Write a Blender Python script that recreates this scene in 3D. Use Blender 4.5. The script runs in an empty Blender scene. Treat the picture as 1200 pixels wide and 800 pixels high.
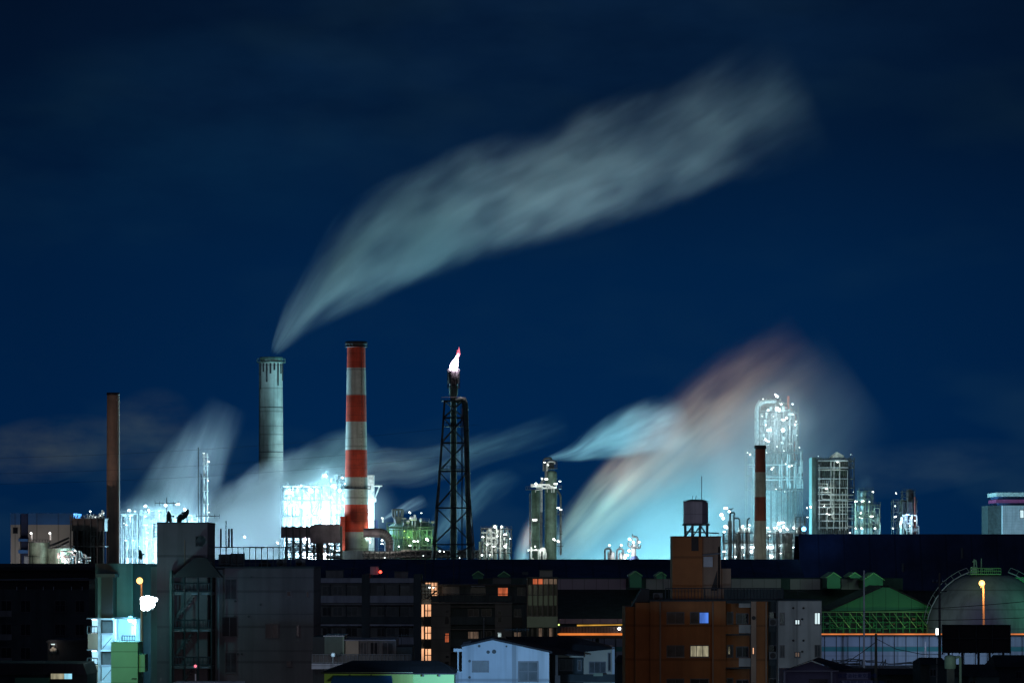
import bpy, math, random
from mathutils import Vector, Matrix
R = math.radians
scene = bpy.context.scene
# ------------------------------------------------------------------ camera
CAMZ, HY = 15.0, 654.0
cd = bpy.data.cameras.new('camera'); cam = bpy.data.objects.new('camera', cd)
scene.collection.objects.link(cam); scene.camera = cam
cam.location = (0, 0, CAMZ); cam.rotation_euler = (R(90), 0, 0)
cd.sensor_width = 36; cd.lens = 144; cd.shift_y = (HY-400)/1200
cd.clip_start = 1; cd.clip_end = 20000
# ------------------------------------------------------------------ render settings
scene.view_settings.view_transform = 'Standard'; scene.view_settings.look = 'None'
scene.view_settings.exposure = 0; scene.view_settings.gamma = 1
cy = scene.cycles
cy.max_bounces = 4; cy.diffuse_bounces = 2; cy.glossy_bounces = 2; cy.transmission_bounces = 2
cy.volume_bounces = 0; cy.transparent_max_bounces = 12
cy.volume_max_steps = 96; cy.volume_step_rate = 1.0
cy.use_denoising = True
cy.sample_clamp_indirect = 4; cy.use_light_tree = True
# ------------------------------------------------------------------ node helper
class NT:
    def __init__(s, tree): s.t = tree; s.n = tree.nodes; s.l = tree.links
    def new(s, typ, **kw):
        n = s.n.new(typ)
        for k, v in kw.items(): setattr(n, k, v)
        return n
    def set(s, sock, v):
        if isinstance(v, bpy.types.NodeSocket): s.l.new(v, sock)
        else: sock.default_value = v
    def m(s, op, a, b=None, c=None, clamp=False):
        n = s.n.new('ShaderNodeMath'); n.operation = op; n.use_clamp = clamp
        s.set(n.inputs[0], a)
        if b is not None: s.set(n.inputs[1], b)
        if c is not None: s.set(n.inputs[2], c)
        return n.outputs[0]
    def noise(s, vec, scale, detail=2, rough=.5):
        n = s.n.new('ShaderNodeTexNoise'); n.inputs['Scale'].default_value = scale
        n.inputs['Detail'].default_value = detail; n.inputs['Roughness'].default_value = rough
        if vec is not None: s.l.new(vec, n.inputs['Vector'])
        return n.outputs['Fac']
    def xyz(s, x, y, z):
        n = s.n.new('ShaderNodeCombineXYZ')
        for i, v in enumerate((x, y, z)): s.set(n.inputs[i], v)
        return n.outputs[0]
    def sep(s, v):
        n = s.n.new('ShaderNodeSeparateXYZ'); s.l.new(v, n.inputs[0]); return n.outputs
    def ramp(s, f, pts, interp='LINEAR'):
        n = s.n.new('ShaderNodeValToRGB'); n.color_ramp.interpolation = interp
        e = n.color_ramp.elements
        while len(e) < len(pts): e.new(.5)
        for q, (p, c) in zip(e, pts): q.position = p; q.color = (*c, 1)
        s.l.new(f, n.inputs[0]); return n.outputs[0]
    def mix(s, f, a, b, mode='MIX'):
        n = s.n.new('ShaderNodeMix'); n.data_type = 'RGBA'; n.blend_type = mode
        s.set(n.inputs[0], f)
        for i, v in ((6, a), (7, b)): s.set(n.inputs[i], v if isinstance(v, bpy.types.NodeSocket) else (*v[:3], 1))
        return n.outputs[2]
# ------------------------------------------------------------------ world: night sky with thin cloud and town glow behind the camera
w = bpy.data.worlds.new('World'); scene.world = w; w.use_nodes = True
t = NT(w.node_tree); t.n.clear()
out = t.new('ShaderNodeOutputWorld'); bg = t.new('ShaderNodeBackground'); t.l.new(bg.outputs[0], out.inputs[0])
tc = t.new('ShaderNodeTexCoord'); X, Y, Z = t.sep(tc.outputs['Generated'])
base = t.ramp(Z, [(0, (.0004, .0185, .070)), (.035, (.0003, .0175, .070)), (.07, (.0004, .0150, .058)), (.105, (.0008, .0094, .034)), (.14, (.0010, .0072, .025)), (.5, (.001, .006, .016))])
# side to side variation
sx = t.ramp(t.m('ABSOLUTE', t.m('ADD', X, -.01)), [(0, (1, 1, 1)), (.06, (1, 1, 1)), (.125, (.72, .78, .80))])
base = t.mix(1.0, base, sx, 'MULTIPLY')
cl = t.noise(t.xyz(t.m('MULTIPLY', X, 18), t.m('MULTIPLY', Y, 6), t.m('MULTIPLY', Z, 42)), 1.0, 3, .55)
band = t.ramp(Z, [(0, (.2, .2, .2)), (.018, (1, 1, 1)), (.03, (.5, .5, .5)), (.05, (.12, .12, .12)), (.2, (.25, .25, .25))])
cm = t.mix(1.0, t.ramp(cl, [(.5, (0, 0, 0)), (.78, (1, 1, 1))]), band, 'MULTIPLY')
base = t.mix(1.0, base, t.mix(1.0, cm, (.012, .026, .022), 'MULTIPLY'), 'ADD')
# low cloud banks lit by the town, and a faint veil high up
def bank(cx, cz, rx, rz, col, sc=60):
    global base
    a = t.m('DIVIDE', t.m('SUBTRACT', X, cx), rx); b = t.m('DIVIDE', t.m('SUBTRACT', t.m('SUBTRACT', Z, cz), t.m('MULTIPLY', t.m('SUBTRACT', X, cx), .12)), rz)
    g_ = t.m('SUBTRACT', 1.0, t.m('ADD', t.m('MULTIPLY', a, a), t.m('MULTIPLY', b, b)), clamp=True)
    n_ = t.ramp(t.noise(t.xyz(t.m('MULTIPLY', X, sc), Y, t.m('MULTIPLY', Z, sc*2.6)), 1.0, 4, .55), [(.3, (0,0,0)), (.72, (1,1,1))])
    front = t.m('GREATER_THAN', Y, 0.0)
    base = t.mix(1.0, base, t.mix(1.0, t.mix(t.m('MULTIPLY', g_, front), (0,0,0), n_), col, 'MULTIPLY'), 'ADD')
bank(-.1130, .0265, .022, .0085, (.030,.034,.014)); bank(-.0880, .0310, .012, .0110, (.020,.024,.013)); bank(.094, .0215, .034, .0070, (.014,.024,.022), 40)
bank(.02, .135, .14, .045, (.002,.007,.017), 22); bank(-.08, .10, .07, .03, (.001,.006,.012), 26)
# town glow: only in the half of the sky behind the camera
back = t.m('MULTIPLY', t.m('MAXIMUM', t.m('MULTIPLY', Y, -1.0), 0.0), t.m('SUBTRACT', 1.0, t.m('ABSOLUTE', Z)))
glow = t.mix(back, (0, 0, 0), (.046, .040, .052))
base = t.mix(1.0, base, glow, 'ADD')
t.l.new(base, bg.inputs[0]); bg.inputs[1].default_value = 1.0
# faint bluish fill sun, added to shape the facades
ld = bpy.data.lights.new('fill_sun', 'SUN'); ld.energy = .018; ld.angle = R(.5); ld.color = (.75, .85, 1)
mo = bpy.data.objects.new('fill_sun', ld); scene.collection.objects.link(mo); mo.rotation_euler = (R(48), 0, R(-28))
# ------------------------------------------------------------------ geometry helpers
class View:
    """scale of the picture at distance D: px, py are places along / up the view at that distance"""
    def __init__(s, D): s.D = D; s.s = D/4800.0
    def x(s, px): return (px-600)*s.s
    def z(s, py): return CAMZ-(py-HY)*s.s
WO = {}
def worg(o): return WO.get(o.name, Vector((0, 0, 0)))
class MB:
    def __init__(s): s.v = []; s.f = []; s.sm = set()
    def add(s, vs, fs, smooth=False):
        n = len(s.v); s.v += [tuple(p) for p in vs]
        for f in fs:
            if smooth: s.sm.add(len(s.f))
            s.f.append(tuple(i+n for i in f))
        return s
    def box(s, x0, x1, y0, y1, z0, z1):
        if x0 > x1: x0, x1 = x1, x0
        if y0 > y1: y0, y1 = y1, y0
        if z0 > z1: z0, z1 = z1, z0
        return s.add([(x0,y0,z0),(x1,y0,z0),(x1,y1,z0),(x0,y1,z0),(x0,y0,z1),(x1,y0,z1),(x1,y1,z1),(x0,y1,z1)],
                     [(0,3,2,1),(4,5,6,7),(0,1,5,4),(1,2,6,5),(2,3,7,6),(3,0,4,7)])
    def cyl(s, p0, p1, r, r1=None, n=10, caps=True, smooth=True):
        p0 = Vector(p0); p1 = Vector(p1); r1 = r if r1 is None else r1
        d = (p1-p0).normalized(); a = Vector((0,0,1)) if abs(d.z) < .9 else Vector((1,0,0))
        u = d.cross(a).normalized(); v = d.cross(u)
        vs = []
        for p, q in ((p0, r), (p1, r1)):
            for i in range(n):
                t_ = 2*math.pi*i/n; vs.append(p+u*(q*math.cos(t_))+v*(q*math.sin(t_)))
        s.add(vs, [(i, (i+1) % n, n+(i+1) % n, n+i) for i in range(n)], smooth)
        if caps: s.add(vs, [tuple(range(n-1,-1,-1)), tuple(range(n, 2*n))])
        return s
    def bar(s, p0, p1, r): return s.cyl(p0, p1, r, n=4, smooth=False)
    def lathe(s, cx, cy_, prof, n=24):
        vs = []
        for r, z in prof:
            for i in range(n):
                t_ = 2*math.pi*i/n; vs.append((cx+r*math.cos(t_), cy_+r*math.sin(t_), z))
        fs = []
        for k in range(len(prof)-1):
            for i in range(n):
                j = (i+1) % n; fs.append((k*n+i, k*n+j, (k+1)*n+j, (k+1)*n+i))
        s.add(vs, fs, True)
        s.add(vs[:n], [tuple(range(n-1,-1,-1))]); s.add(vs[-n:], [tuple(range(n))])
        return s
    def tube(s, pts, r, n=8):
        pts = [Vector(p) for p in pts]; vs = []
        for k, p in enumerate(pts):
            d = (pts[min(k+1, len(pts)-1)]-pts[max(k-1, 0)]).normalized()
            a = Vector((0,1,0)) if abs(d.y) < .9 else Vector((1,0,0))
            u = d.cross(a).normalized(); v = d.cross(u)
            for i in range(n):
                t_ = 2*math.pi*i/n; vs.append(p+u*(r*math.cos(t_))+v*(r*math.sin(t_)))
        fs = [(k*n+i, k*n+(i+1) % n, (k+1)*n+(i+1) % n, (k+1)*n+i) for k in range(len(pts)-1) for i in range(n)]
        fs2 = [tuple(range(n-1,-1,-1)), tuple(range((len(pts)-1)*n, len(pts)*n))]
        s.add(vs, fs, True); s.add(vs, fs2); return s
    def prism(s, poly, y0, y1):
        n = len(poly)
        vs = [(x, y0, z) for x, z in poly]+[(x, y1, z) for x, z in poly]
        return s.add(vs, [tuple(range(n)), tuple(range(2*n-1, n-1, -1))]+[(i, n+i, n+(i+1) % n, (i+1) % n) for i in range(n)])
    def quad(s, a, b, c, d): return s.add([a, b, c, d], [(0, 1, 2, 3)])
    def ball(s, c, r, n=8, m=5):
        vs = []; fs = []
        for k in range(m+1):
            a = -math.pi/2+math.pi*k/m
            for i in range(n):
                t_ = 2*math.pi*i/n
                vs.append((c[0]+r*math.cos(a)*math.cos(t_), c[1]+r*math.cos(a)*math.sin(t_), c[2]+r*math.sin(a)))
        for k in range(m):
            for i in range(n): fs.append((k*n+i, k*n+(i+1) % n, (k+1)*n+(i+1) % n, (k+1)*n+i))
        return s.add(vs, fs, True)
    def build(s, name, mat, parent=None, **props):
        o_ = worg(parent) if parent else Vector((0, 0, 0))
        me = bpy.data.meshes.new(name)
        me.from_pydata([(p[0]-o_.x, p[1]-o_.y, p[2]-o_.z) for p in s.v], [], s.f)
        if s.sm:
            flags = [i in s.sm for i in range(len(s.f))]; me.polygons.foreach_set('use_smooth', flags)
        me.materials.append(mat); me.update()
        o = bpy.data.objects.new(name, me); scene.collection.objects.link(o)
        if parent: o.parent = parent
        WO[o.name] = o_
        for k, v in props.items(): o[k] = v
        return o
def thing(name, label, cat, loc, group=None):
    o = bpy.data.objects.new(name, None); scene.collection.objects.link(o)
    o.location = loc; o.empty_display_size = .5
    o['label'] = label; o['category'] = cat
    if group: o['group'] = group
    WO[o.name] = Vector(loc)
    return o
def tag(o, label, cat, group=None):
    o['label'] = label; o['category'] = cat
    if group: o['group'] = group
    return o
def recentre(o):
    """move a single-mesh thing's origin to the base of its own mesh"""
    c = [v.co for v in o.data.vertices]
    m = Vector((sum(v.x for v in c)/len(c), sum(v.y for v in c)/len(c), min(v.z for v in c)))
    o.data.transform(Matrix.Translation(-m)); o.location = m; return o
def copy_tree(o, parent=None, loc=None, label=None):
    c = o.copy(); scene.collection.objects.link(c)
    if parent: c.parent = parent
    if loc is not None: c.location = loc
    if label: c['label'] = label
    WO[c.name] = Vector(c.location) if parent is None else worg(parent)
    for ch in list(o.children): copy_tree(ch, c)
    return c
# ------------------------------------------------------------------ materials
def mat(name, col, rough=.7, metal=0, var=.25, scale=.6, streak=0, bump=0, col2=None, lines=None):
    m = bpy.data.materials.new(name); m.use_nodes = True; t = NT(m.node_tree)
    b = t.n['Principled BSDF']; tc = t.new('ShaderNodeTexCoord'); b.inputs['Specular IOR Level'].default_value = .12 if 'glass' in name else .4
    geo = t.new('ShaderNodeNewGeometry'); P = geo.outputs['Position']
    n1 = t.noise(P, scale, 4, .6)
    lo = tuple(c*(1-var) for c in col); hi = tuple(min(1, c*(1+var)) for c in (col2 or col))
    c = t.mix(t.ramp(n1, [(.3, (0,0,0)), (.7, (1,1,1))]), lo, hi)
    if streak:
        x, y, z = t.sep(P)
        n2 = t.noise(t.xyz(t.m('MULTIPLY', x, 1.0), t.m('MULTIPLY', y, 1.0), t.m('MULTIPLY', z, .06)), streak, 3, .7)
        c = t.mix(t.ramp(n2, [(.45, (0,0,0)), (.7, (.6,.6,.6))]), c, tuple(q*.45 for q in col))
    if lines:  # (width along x, height) of panel joints
        x, y, z = t.sep(P)
        for a, st in ((x, lines[0]), (z, lines[1])):
            if st:
                f = t.m('LESS_THAN', t.m('FRACT', t.m('DIVIDE', a, st)), .07)
                c = t.mix(t.m('MULTIPLY', f, .45), c, tuple(q*.3 for q in col))
    t.l.new(c, b.inputs['Base Color']); b.inputs['Roughness'].default_value = rough; b.inputs['Metallic'].default_value = metal
    if bump:
        bn = t.new('ShaderNodeBump'); bn.inputs['Strength'].default_value = bump; bn.inputs['Distance'].default_value = .05
        t.l.new(t.noise(P, scale*8, 3), bn.inputs['Height']); t.l.new(bn.outputs[0], b.inputs['Normal'])
    return m
def em(name, col, strength, var=0, scale=3, sample=False):
    m = bpy.data.materials.new(name); m.use_nodes = True; t = NT(m.node_tree)
    b = t.n['Principled BSDF']; b.inputs['Base Color'].default_value = (*[c*.3 for c in col], 1)
    b.inputs['Emission Strength'].default_value = strength
    if var:
        geo = t.new('ShaderNodeNewGeometry'); x, y, z = t.sep(geo.outputs['Position'])
        n1 = t.noise(t.xyz(t.m('MULTIPLY', x, 3), y, t.m('MULTIPLY', z, .7)), scale, 3)
        c = t.mix(t.ramp(n1, [(.35, (0,0,0)), (.65, (1,1,1))]), tuple(q*(1-var) for q in col), col)
        t.l.new(c, b.inputs['Emission Color'])
    else: b.inputs['Emission Color'].default_value = (*col, 1)
    m.cycles.emission_sampling = 'FRONT' if sample else 'NONE'
    return m
M = dict(
    asphalt=mat('asphalt', (.05,.05,.055), .9, scale=.1),
    concrete=mat('concrete', (.38,.38,.36), .85, streak=.5, bump=.2, scale=.3),
    chimney_white=mat('chimney_white', (.42,.44,.39), .8, streak=.9, scale=.25, var=.2, lines=(0, 9)),
    chimney_red=mat('chimney_red', (.52,.058,.028), .8, streak=1.0, scale=.25, var=.35, lines=(0, 3.1)),
    chimney_old_red=mat('chimney_old_red', (.26,.075,.05), .8, streak=.6, scale=.3, var=.3),
    chimney_pale=mat('chimney_pale', (.40,.42,.34), .8, streak=1.2, scale=.3, var=.2),
    rust_stack=mat('rust_stack', (.30,.22,.17), .7, streak=.5, scale=.15, col2=(.33,.22,.15)),
    black=mat('black_steel', (.02,.02,.022), .6, scale=.5),
    steel=mat('steel', (.35,.36,.36), .5, .3, scale=.8, var=.4),
    dark_steel=mat('dark_steel', (.07,.08,.085), .6, .2, scale=.8, var=.4),
    green_steel=mat('green_steel', (.12,.19,.15), .6, .1, scale=.4, var=.5, streak=.8),
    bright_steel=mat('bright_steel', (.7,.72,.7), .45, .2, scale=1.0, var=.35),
    duct=mat('duct', (.16,.14,.16), .6, .2, scale=.2, var=.4, streak=.5),
    navy_roof=mat('navy_roof', (.028,.05,.14), .75, scale=.05, var=.6, lines=(6, 0), streak=.25),
    brown_roof=mat('brown_roof', (.10,.07,.06), .85, scale=.05, var=.4, lines=(5, 0)),
    dark_roof=mat('dark_roof', (.03,.032,.04), .8, scale=.6, var=.4, lines=(.9, 0)),
    pink_panel=mat('pink_panel', (.38,.27,.34), .7, scale=.08, var=.12, lines=(2.4, 0)),
    vent_green=mat('vent_green', (.06,.22,.14), .6, scale=.2, var=.2),
    lime_trim=mat('lime_trim', (.25,.55,.25), .6, scale=.4, var=.1),
    dark_wall=mat('dark_wall', (.055,.075,.085), .85, scale=.25, var=.2, streak=.7),
    teal_wall=mat('teal_wall', (.16,.24,.22), .85, scale=.3, var=.2, streak=.8),
    mauve_wall=mat('mauve_wall', (.20,.18,.19), .85, scale=.2, var=.2, streak=.6, bump=.2, lines=(0, 3.02)),
    grey_wall=mat('grey_wall', (.16,.17,.18), .85, scale=.2, var=.2, streak=.6),
    balcony_pale=mat('balcony_pale', (.30,.33,.40), .8, scale=.3, var=.15, streak=.9),
    taupe_wall=mat('taupe_wall', (.15,.145,.14), .85, scale=.2, var=.2, streak=.5, lines=(0, 1.5)),
    spandrel=mat('spandrel', (.30,.36,.27), .8, scale=.3, var=.15),
    fin=mat('fin', (.12,.10,.09), .8),
    white_siding=mat('white_siding', (.55,.62,.70), .75, scale=.3, var=.1, lines=(4.2, 3), streak=.9),
    cream_wall=mat('cream_wall', (.5,.46,.38), .8, var=.1),
    lime_wall=mat('lime_wall', (.42,.62,.20), .8, scale=.3, var=.12, streak=.7),
    mint_wall=mat('mint_wall', (.22,.52,.30), .8, scale=.3, var=.08, lines=(0, 1.5)),
    mint_lime=mat('mint_lime', (.32,.55,.22), .8, scale=.3, var=.1),
    blue_white=mat('blue_white', (.62,.72,.80), .7, scale=.3, var=.12),
    orange_tile=mat('orange_tile', (.40,.15,.045), .7, scale=.25, var=.25, streak=.7, bump=.2, lines=(0, 3.0)),
    tan_tile=mat('tan_tile', (.42,.30,.22), .75, scale=.3, var=.15, streak=.8),
    render_grey=mat('render_grey', (.46,.48,.46), .85, scale=.25, var=.22, streak=1.1, bump=.3, lines=(3.1, 0)),
    tank_panel=mat('tank_panel', (.50,.44,.48), .6, scale=.5, var=.15, streak=.9, lines=(0, 1.05)),
    frame=mat('window_frame', (.10,.10,.11), .5, .4, scale=1),
    glass=mat('dark_glass', (.012,.016,.022), .2, 0, scale=1, var=.3),
    curtain_glass=mat('curtain_glass', (.035,.045,.055), .3, 0, scale=1.5, var=.6),
    rail=mat('railing', (.09,.10,.12), .5, .4),
    pale_rail=mat('pale_railing', (.35,.40,.45), .5, .3),
    fence_panel=mat('fence_panel', (.52,.60,.72), .7, scale=.1, var=.2, lines=(3.6, 1.3), streak=.5),
    fence_teal=mat('fence_teal', (.08,.36,.36), .7, scale=.1, var=.15),
    holder_grey=mat('holder_grey', (.26,.26,.32), .7, scale=.12, var=.25, lines=(0, 3.2), streak=.5),
    hall_green=mat('hall_green', (.07,.36,.17), .7, scale=.1, var=.2, lines=(2.2, 0)),
    tank_green=mat('tank_green', (.30,.46,.36), .6, var=.15),
    sign_face=mat('sign_face', (.42,.46,.62), .6, var=.08),
    sign_ink=mat('sign_ink', (.03,.08,.30), .6, var=.1),
    purple_wall=mat('purple_wall', (.24,.24,.34), .8, var=.15, scale=.5),
    blue_cladding=mat('blue_cladding', (.03,.15,.42), .6, var=.2, scale=.1, lines=(7.5, 0)),
    beige_cladding=mat('beige_cladding', (.36,.36,.34), .7, var=.15, scale=.1, lines=(7.5, 0)),
    pink_stripe=mat('pink_stripe', (.30,.05,.14), .6, var=.15),
    wood_pole=mat('concrete_pole', (.20,.19,.18), .85, scale=1),
    bulb=em('bulb_white', (.85,.97,1.0), 14), bulb_soft=em('bulb_soft', (.95,1.0,.95), 5),
    bulb_blue=em('bulb_blue', (.18,.55,1.0), 5), bulb_warm=em('bulb_sodium', (1.0,.50,.13), 3.5),
    bulb_red=em('bulb_red', (1.0,.05,.03), 6), bulb_lime=em('bulb_lime', (.7,1,.25), 2.2),
    orange_rail_glow=em('sodium_lit_glow', (.85,.22,.04), 1.0, .4, .15), tube_yellow=em('yellow_strip', (.75,.38,.05), .9, .4, .2),  # orange one: sodium light falling on a beam, given as emission
    flame=em('flame', (1.0,.80,1.0), 9), flame_red=em('flame_edge', (1.0,.22,.30), 1.3, .6, .6),
    win_warm=em('window_amber', (1.0,.50,.26), 1.1, .5, .8), win_orange=em('window_orange', (.75,.16,.06), .8, .5, .8),
    win_white=em('window_white', (.75,.95,.98), 1.0, .35, .8), win_blue=em('window_blue', (.10,.28,1.0), .9, .55, .5),
    win_cream=em('window_cream', (.60,.55,.36), .62, .6, 1.1), win_dim=em('window_dim', (.40,.26,.18), .35, .7, 1.1),
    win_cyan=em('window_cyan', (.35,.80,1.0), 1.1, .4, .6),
)
# ------------------------------------------------------------------ lights
def point(x, y, z, power, col=(.75,.95,1), r=.5, name='lamp_or_fill_light'):
    l = bpy.data.lights.new(name, 'POINT'); l.energy = power; l.color = col; l.shadow_soft_size = r
    o = bpy.data.objects.new(name, l); o.location = (x, y, z); scene.collection.objects.link(o); return o
def spot(p, target, power, col=(.75,.95,1), ang=40, blend=.8, r=.5, name='floodlight_beam'):
    l = bpy.data.lights.new(name, 'SPOT'); l.energy = power; l.color = col; l.spot_size = R(ang); l.spot_blend = blend; l.shadow_soft_size = r
    o = bpy.data.objects.new(name, l); o.location = p; scene.collection.objects.link(o)
    d = Vector(target)-Vector(p); o.rotation_euler = d.to_track_quat('-Z', 'Y').to_euler(); return o
LR = random.Random(99)
def flood(parent, x, y, z, r=.5, m='bulb', name='floodlight', plain=False):
    """lamp: housing behind a glowing lens, on a short bracket"""
    q = 0 if plain else LR.random(); b = MB()
    if q < .45: b.ball((x, y, z), r*LR.uniform(.7, 1.1), 12, 8)
    elif q < .75: b.box(x-r*1.3, x+r*1.3, y-r*.4, y+r*.4, z-r*.45, z+r*.45)
    else: b.ball((x-r*.3, y, z+r*.3), r*.8).ball((x+r*.6, y, z-r*.4), r*.6)
    o = b.build(name, M[m], parent)
    MB().box(x-r*.35, x+r*.35, y+r*.6, y+r*1.6, z-r*1.2, z+r*.4).build('housing', M['dark_steel'], o)
    return o
# ================================================================== STEAM
def plume(name, label, D, pts, dens, col=(1,1,1), depth=1.0, fade=(.0,.05,.7,1.0), streak=3.0, lo=.35, hi=.75, along=1.4, step=.5, edge=1.0, aniso=0.0, seed=0.0, detail=3, fine=.5, shear=1.2, lump=.5, wobble=1.6):
    """steam drifting along a bent axis; pts = (px, py, half width px) at distance D. Real closed volume, density falls off from the axis."""
    v = View(D)
    P = [Vector((v.x(a), v.z(b))) for a, b, c in pts]; RR = [c*v.s for a, b, c in pts]
    A = P[0]; d = (P[-1]-A); L = d.length; d.normalize(); n = Vector((-d.y, d.x))
    us = [max(0, min(1, (p-A).dot(d)/L)) for p in P]; of = [(p-A).dot(n) for p in P]
    mx = max(max(abs(o) for o in of), 1e-3)*1.05; mr = max(RR)*1.02
    ang = math.atan2(d.y, d.x)
    m = bpy.data.materials.new(name+'_volume'); m.use_nodes = True; t = NT(m.node_tree); t.n.clear()
    out = t.new('ShaderNodeOutputMaterial'); tc = t.new('ShaderNodeTexCoord'); x, y, z = t.sep(tc.outputs['Object'])
    u = t.m('DIVIDE', x, L, clamp=True)
    def curve(xs, ys, scale_, off=0.0):
        fc = t.new('ShaderNodeFloatCurve'); c = fc.mapping.curves[0]; fc.mapping.use_clip = False
        q = list(zip(xs, ys)); c.points[0].location = (q[0][0], q[0][1]/scale_+off); c.points[-1].location = (q[-1][0], q[-1][1]/scale_+off)
        for a, b in q[1:-1]: c.points.new(a, b/scale_+off)
        fc.mapping.update(); t.l.new(u, fc.inputs['Value']); return fc.outputs[0]
    rad = t.m('MULTIPLY', curve(us, RR, mr), mr)
    cz = t.m('MULTIPLY', t.m('SUBTRACT', curve(us, of, 2*mx, .5), .5), 2*mx)
    a = t.m('DIVIDE', y, t.m('MULTIPLY', rad, depth)); b = t.m('DIVIDE', t.m('SUBTRACT', z, cz), rad)
    # wobble the edge
    bs = t.m('SUBTRACT', b, t.m('MULTIPLY', u, shear)); ua = t.m('ADD', t.m('MULTIPLY', u, along), seed)
    wob = t.m('MULTIPLY', t.m('SUBTRACT', t.noise(t.xyz(t.m('MULTIPLY', ua, 1.6), a, bs), 1.6, 3), .5), wobble)
    b2 = t.m('ADD', b, wob)
    rho = t.m('SQRT', t.m('ADD', t.m('MULTIPLY', a, a), t.m('MULTIPLY', b2, b2)))
    prof = t.m('POWER', t.m('SUBTRACT', 1.0, rho, clamp=True), edge)
    hard = t.m('SUBTRACT', 1.0, t.m('SQRT', t.m('ADD', t.m('MULTIPLY', a, a), t.m('MULTIPLY', b, b))), clamp=True)
    prof = t.m('MULTIPLY', prof, t.m('MULTIPLY', hard, 4.0, clamp=True))
    ns = t.noise(t.xyz(ua, t.m('MULTIPLY', a, .6), bs), streak, detail, .6)
    lm = t.m('ADD', 1-lump, t.m('MULTIPLY', t.m('DIVIDE', t.m('SUBTRACT', t.noise(t.xyz(t.m('MULTIPLY', ua, 2.2), t.m('MULTIPLY', a, .5), t.m('MULTIPLY', bs, .8)), 1.5, 1), .32), .36, clamp=True), 2*lump))
    nf = t.m('DIVIDE', t.m('SUBTRACT', ns, lo), hi-lo, clamp=True)
    nf = t.m('ADD', 1-fine, t.m('MULTIPLY', nf, 2*fine))
    f0 = t.m('DIVIDE', t.m('SUBTRACT', u, fade[0]), fade[1]-fade[0], clamp=True)
    f1 = t.m('DIVIDE', t.m('SUBTRACT', fade[3], u), fade[3]-fade[2], clamp=True)
    de = t.m('MULTIPLY', t.m('MULTIPLY', t.m('MULTIPLY', prof, lm), nf), t.m('MULTIPLY', t.m('MULTIPLY', f0, f1), dens))
    vs = t.new('ShaderNodeVolumeScatter'); vs.inputs['Color'].default_value = (*col, 1); vs.inputs['Anisotropy'].default_value = aniso
    t.l.new(de, vs.inputs['Density']); t.l.new(vs.outputs[0], out.inputs['Volume'])
    m.cycles.volume_step_rate = step
    # hull
    mb = MB(); K = 24; n_ = 16; vs_ = []
    import bisect
    def lerp(ys, uu):
        i = min(max(bisect.bisect(us, uu)-1, 0), len(us)-2); f = (uu-us[i])/max(1e-6, us[i+1]-us[i]); return ys[i]+(ys[i+1]-ys[i])*max(0, min(1, f))
    for k in range(K+1):
        uu = k/K; r = lerp(RR, uu)*1.12+.2*v.s; o = lerp(of, uu)
        for i in range(n_):
            th = 2*math.pi*i/n_; vs_.append((uu*L, r*depth*math.cos(th), o+r*math.sin(th)))
    fs = [(k*n_+i, k*n_+(i+1) % n_, (k+1)*n_+(i+1) % n_, (k+1)*n_+i) for k in range(K) for i in range(n_)]
    fs += [tuple(range(n_-1,-1,-1)), tuple(range(K*n_, (K+1)*n_))]
    mb.add(vs_, fs); o = mb.build(name, m)
    o.location = (A.x, D, A.y); o.rotation_euler = (0, -ang, 0)
    o['kind'] = 'stuff'; o['label'] = label; o['category'] = 'steam'
    return o
plume('steam', 'long grey steam plume blown up to the right from the white concrete chimney', 1600,
      [(318,417,5),(332,393,19),(358,358,35),(400,318,54),(460,281,68),(540,247,75),(640,215,77),(740,186,82),(840,150,84),(1000,85,90)],
      .085, fade=(0,.01,.24,.93), streak=2.8, along=2.6, lo=.34, hi=.70, step=.3, edge=1.35, fine=.75, seed=3.0, shear=1.9, lump=.6, wobble=1.7)
plume('steam', 'huge teal and rose steam bank rising from the plant beside the tall lit tower', 1600,
      [(640,720,84),(740,665,112),(815,610,118),(890,550,108),(955,490,96),(1050,410,80)],
      .042, depth=.45, fade=(0,.05,.35,.90), streak=2.4, along=1.3, lo=.25, hi=.75, step=.5, edge=1.05, fine=.45, seed=7.0, shear=.4, lump=.25, wobble=.9)
plume('steam', 'rosy brown streak of steam along the upper left edge of the teal bank', 1590,
      [(640,665,20),(700,600,38),(775,535,50),(850,475,58),(925,425,62),(1010,380,66)],
      .065, col=(1,.47,.30), depth=.6, fade=(0,.12,.28,.88), streak=3.0, along=1.8, step=.5, edge=1.0, fine=.75, seed=17.0, shear=.5, lump=.4, wobble=1.2)  # warm lamp light is put into the scatter colour of this streak
plume('steam', 'fan of pale steam torn off the top of the twin green columns', 1520,
      [(640,538,3),(665,532,10),(700,518,23),(745,506,36),(810,495,42)],
      .07, fade=(0,.03,.45,1.0), streak=3.0, along=1.2, step=.5, edge=.8, fine=.6, seed=1.0)
plume('steam', 'thin blue steam rising over the scaffolded unit at the left of the plant', 1500,
      [(160,700,55),(190,620,56),(220,558,46),(252,500,34),(285,440,24)],
      .070, fade=(0,.1,.25,.88), streak=3.0, along=1.0, step=.6, edge=.8, fine=.5, seed=5.0)
plume('steam', 'dense white blue steam hiding the foot of the white chimney', 1530,
      [(225,710,62),(275,645,70),(325,596,62),(375,555,46),(440,515,30)],
      .27, fade=(0,.08,.45,1.0), streak=2.8, along=1.8, step=.5, edge=.7, fine=.6, seed=9.0, shear=.8, lump=.3, wobble=1.2)
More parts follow.
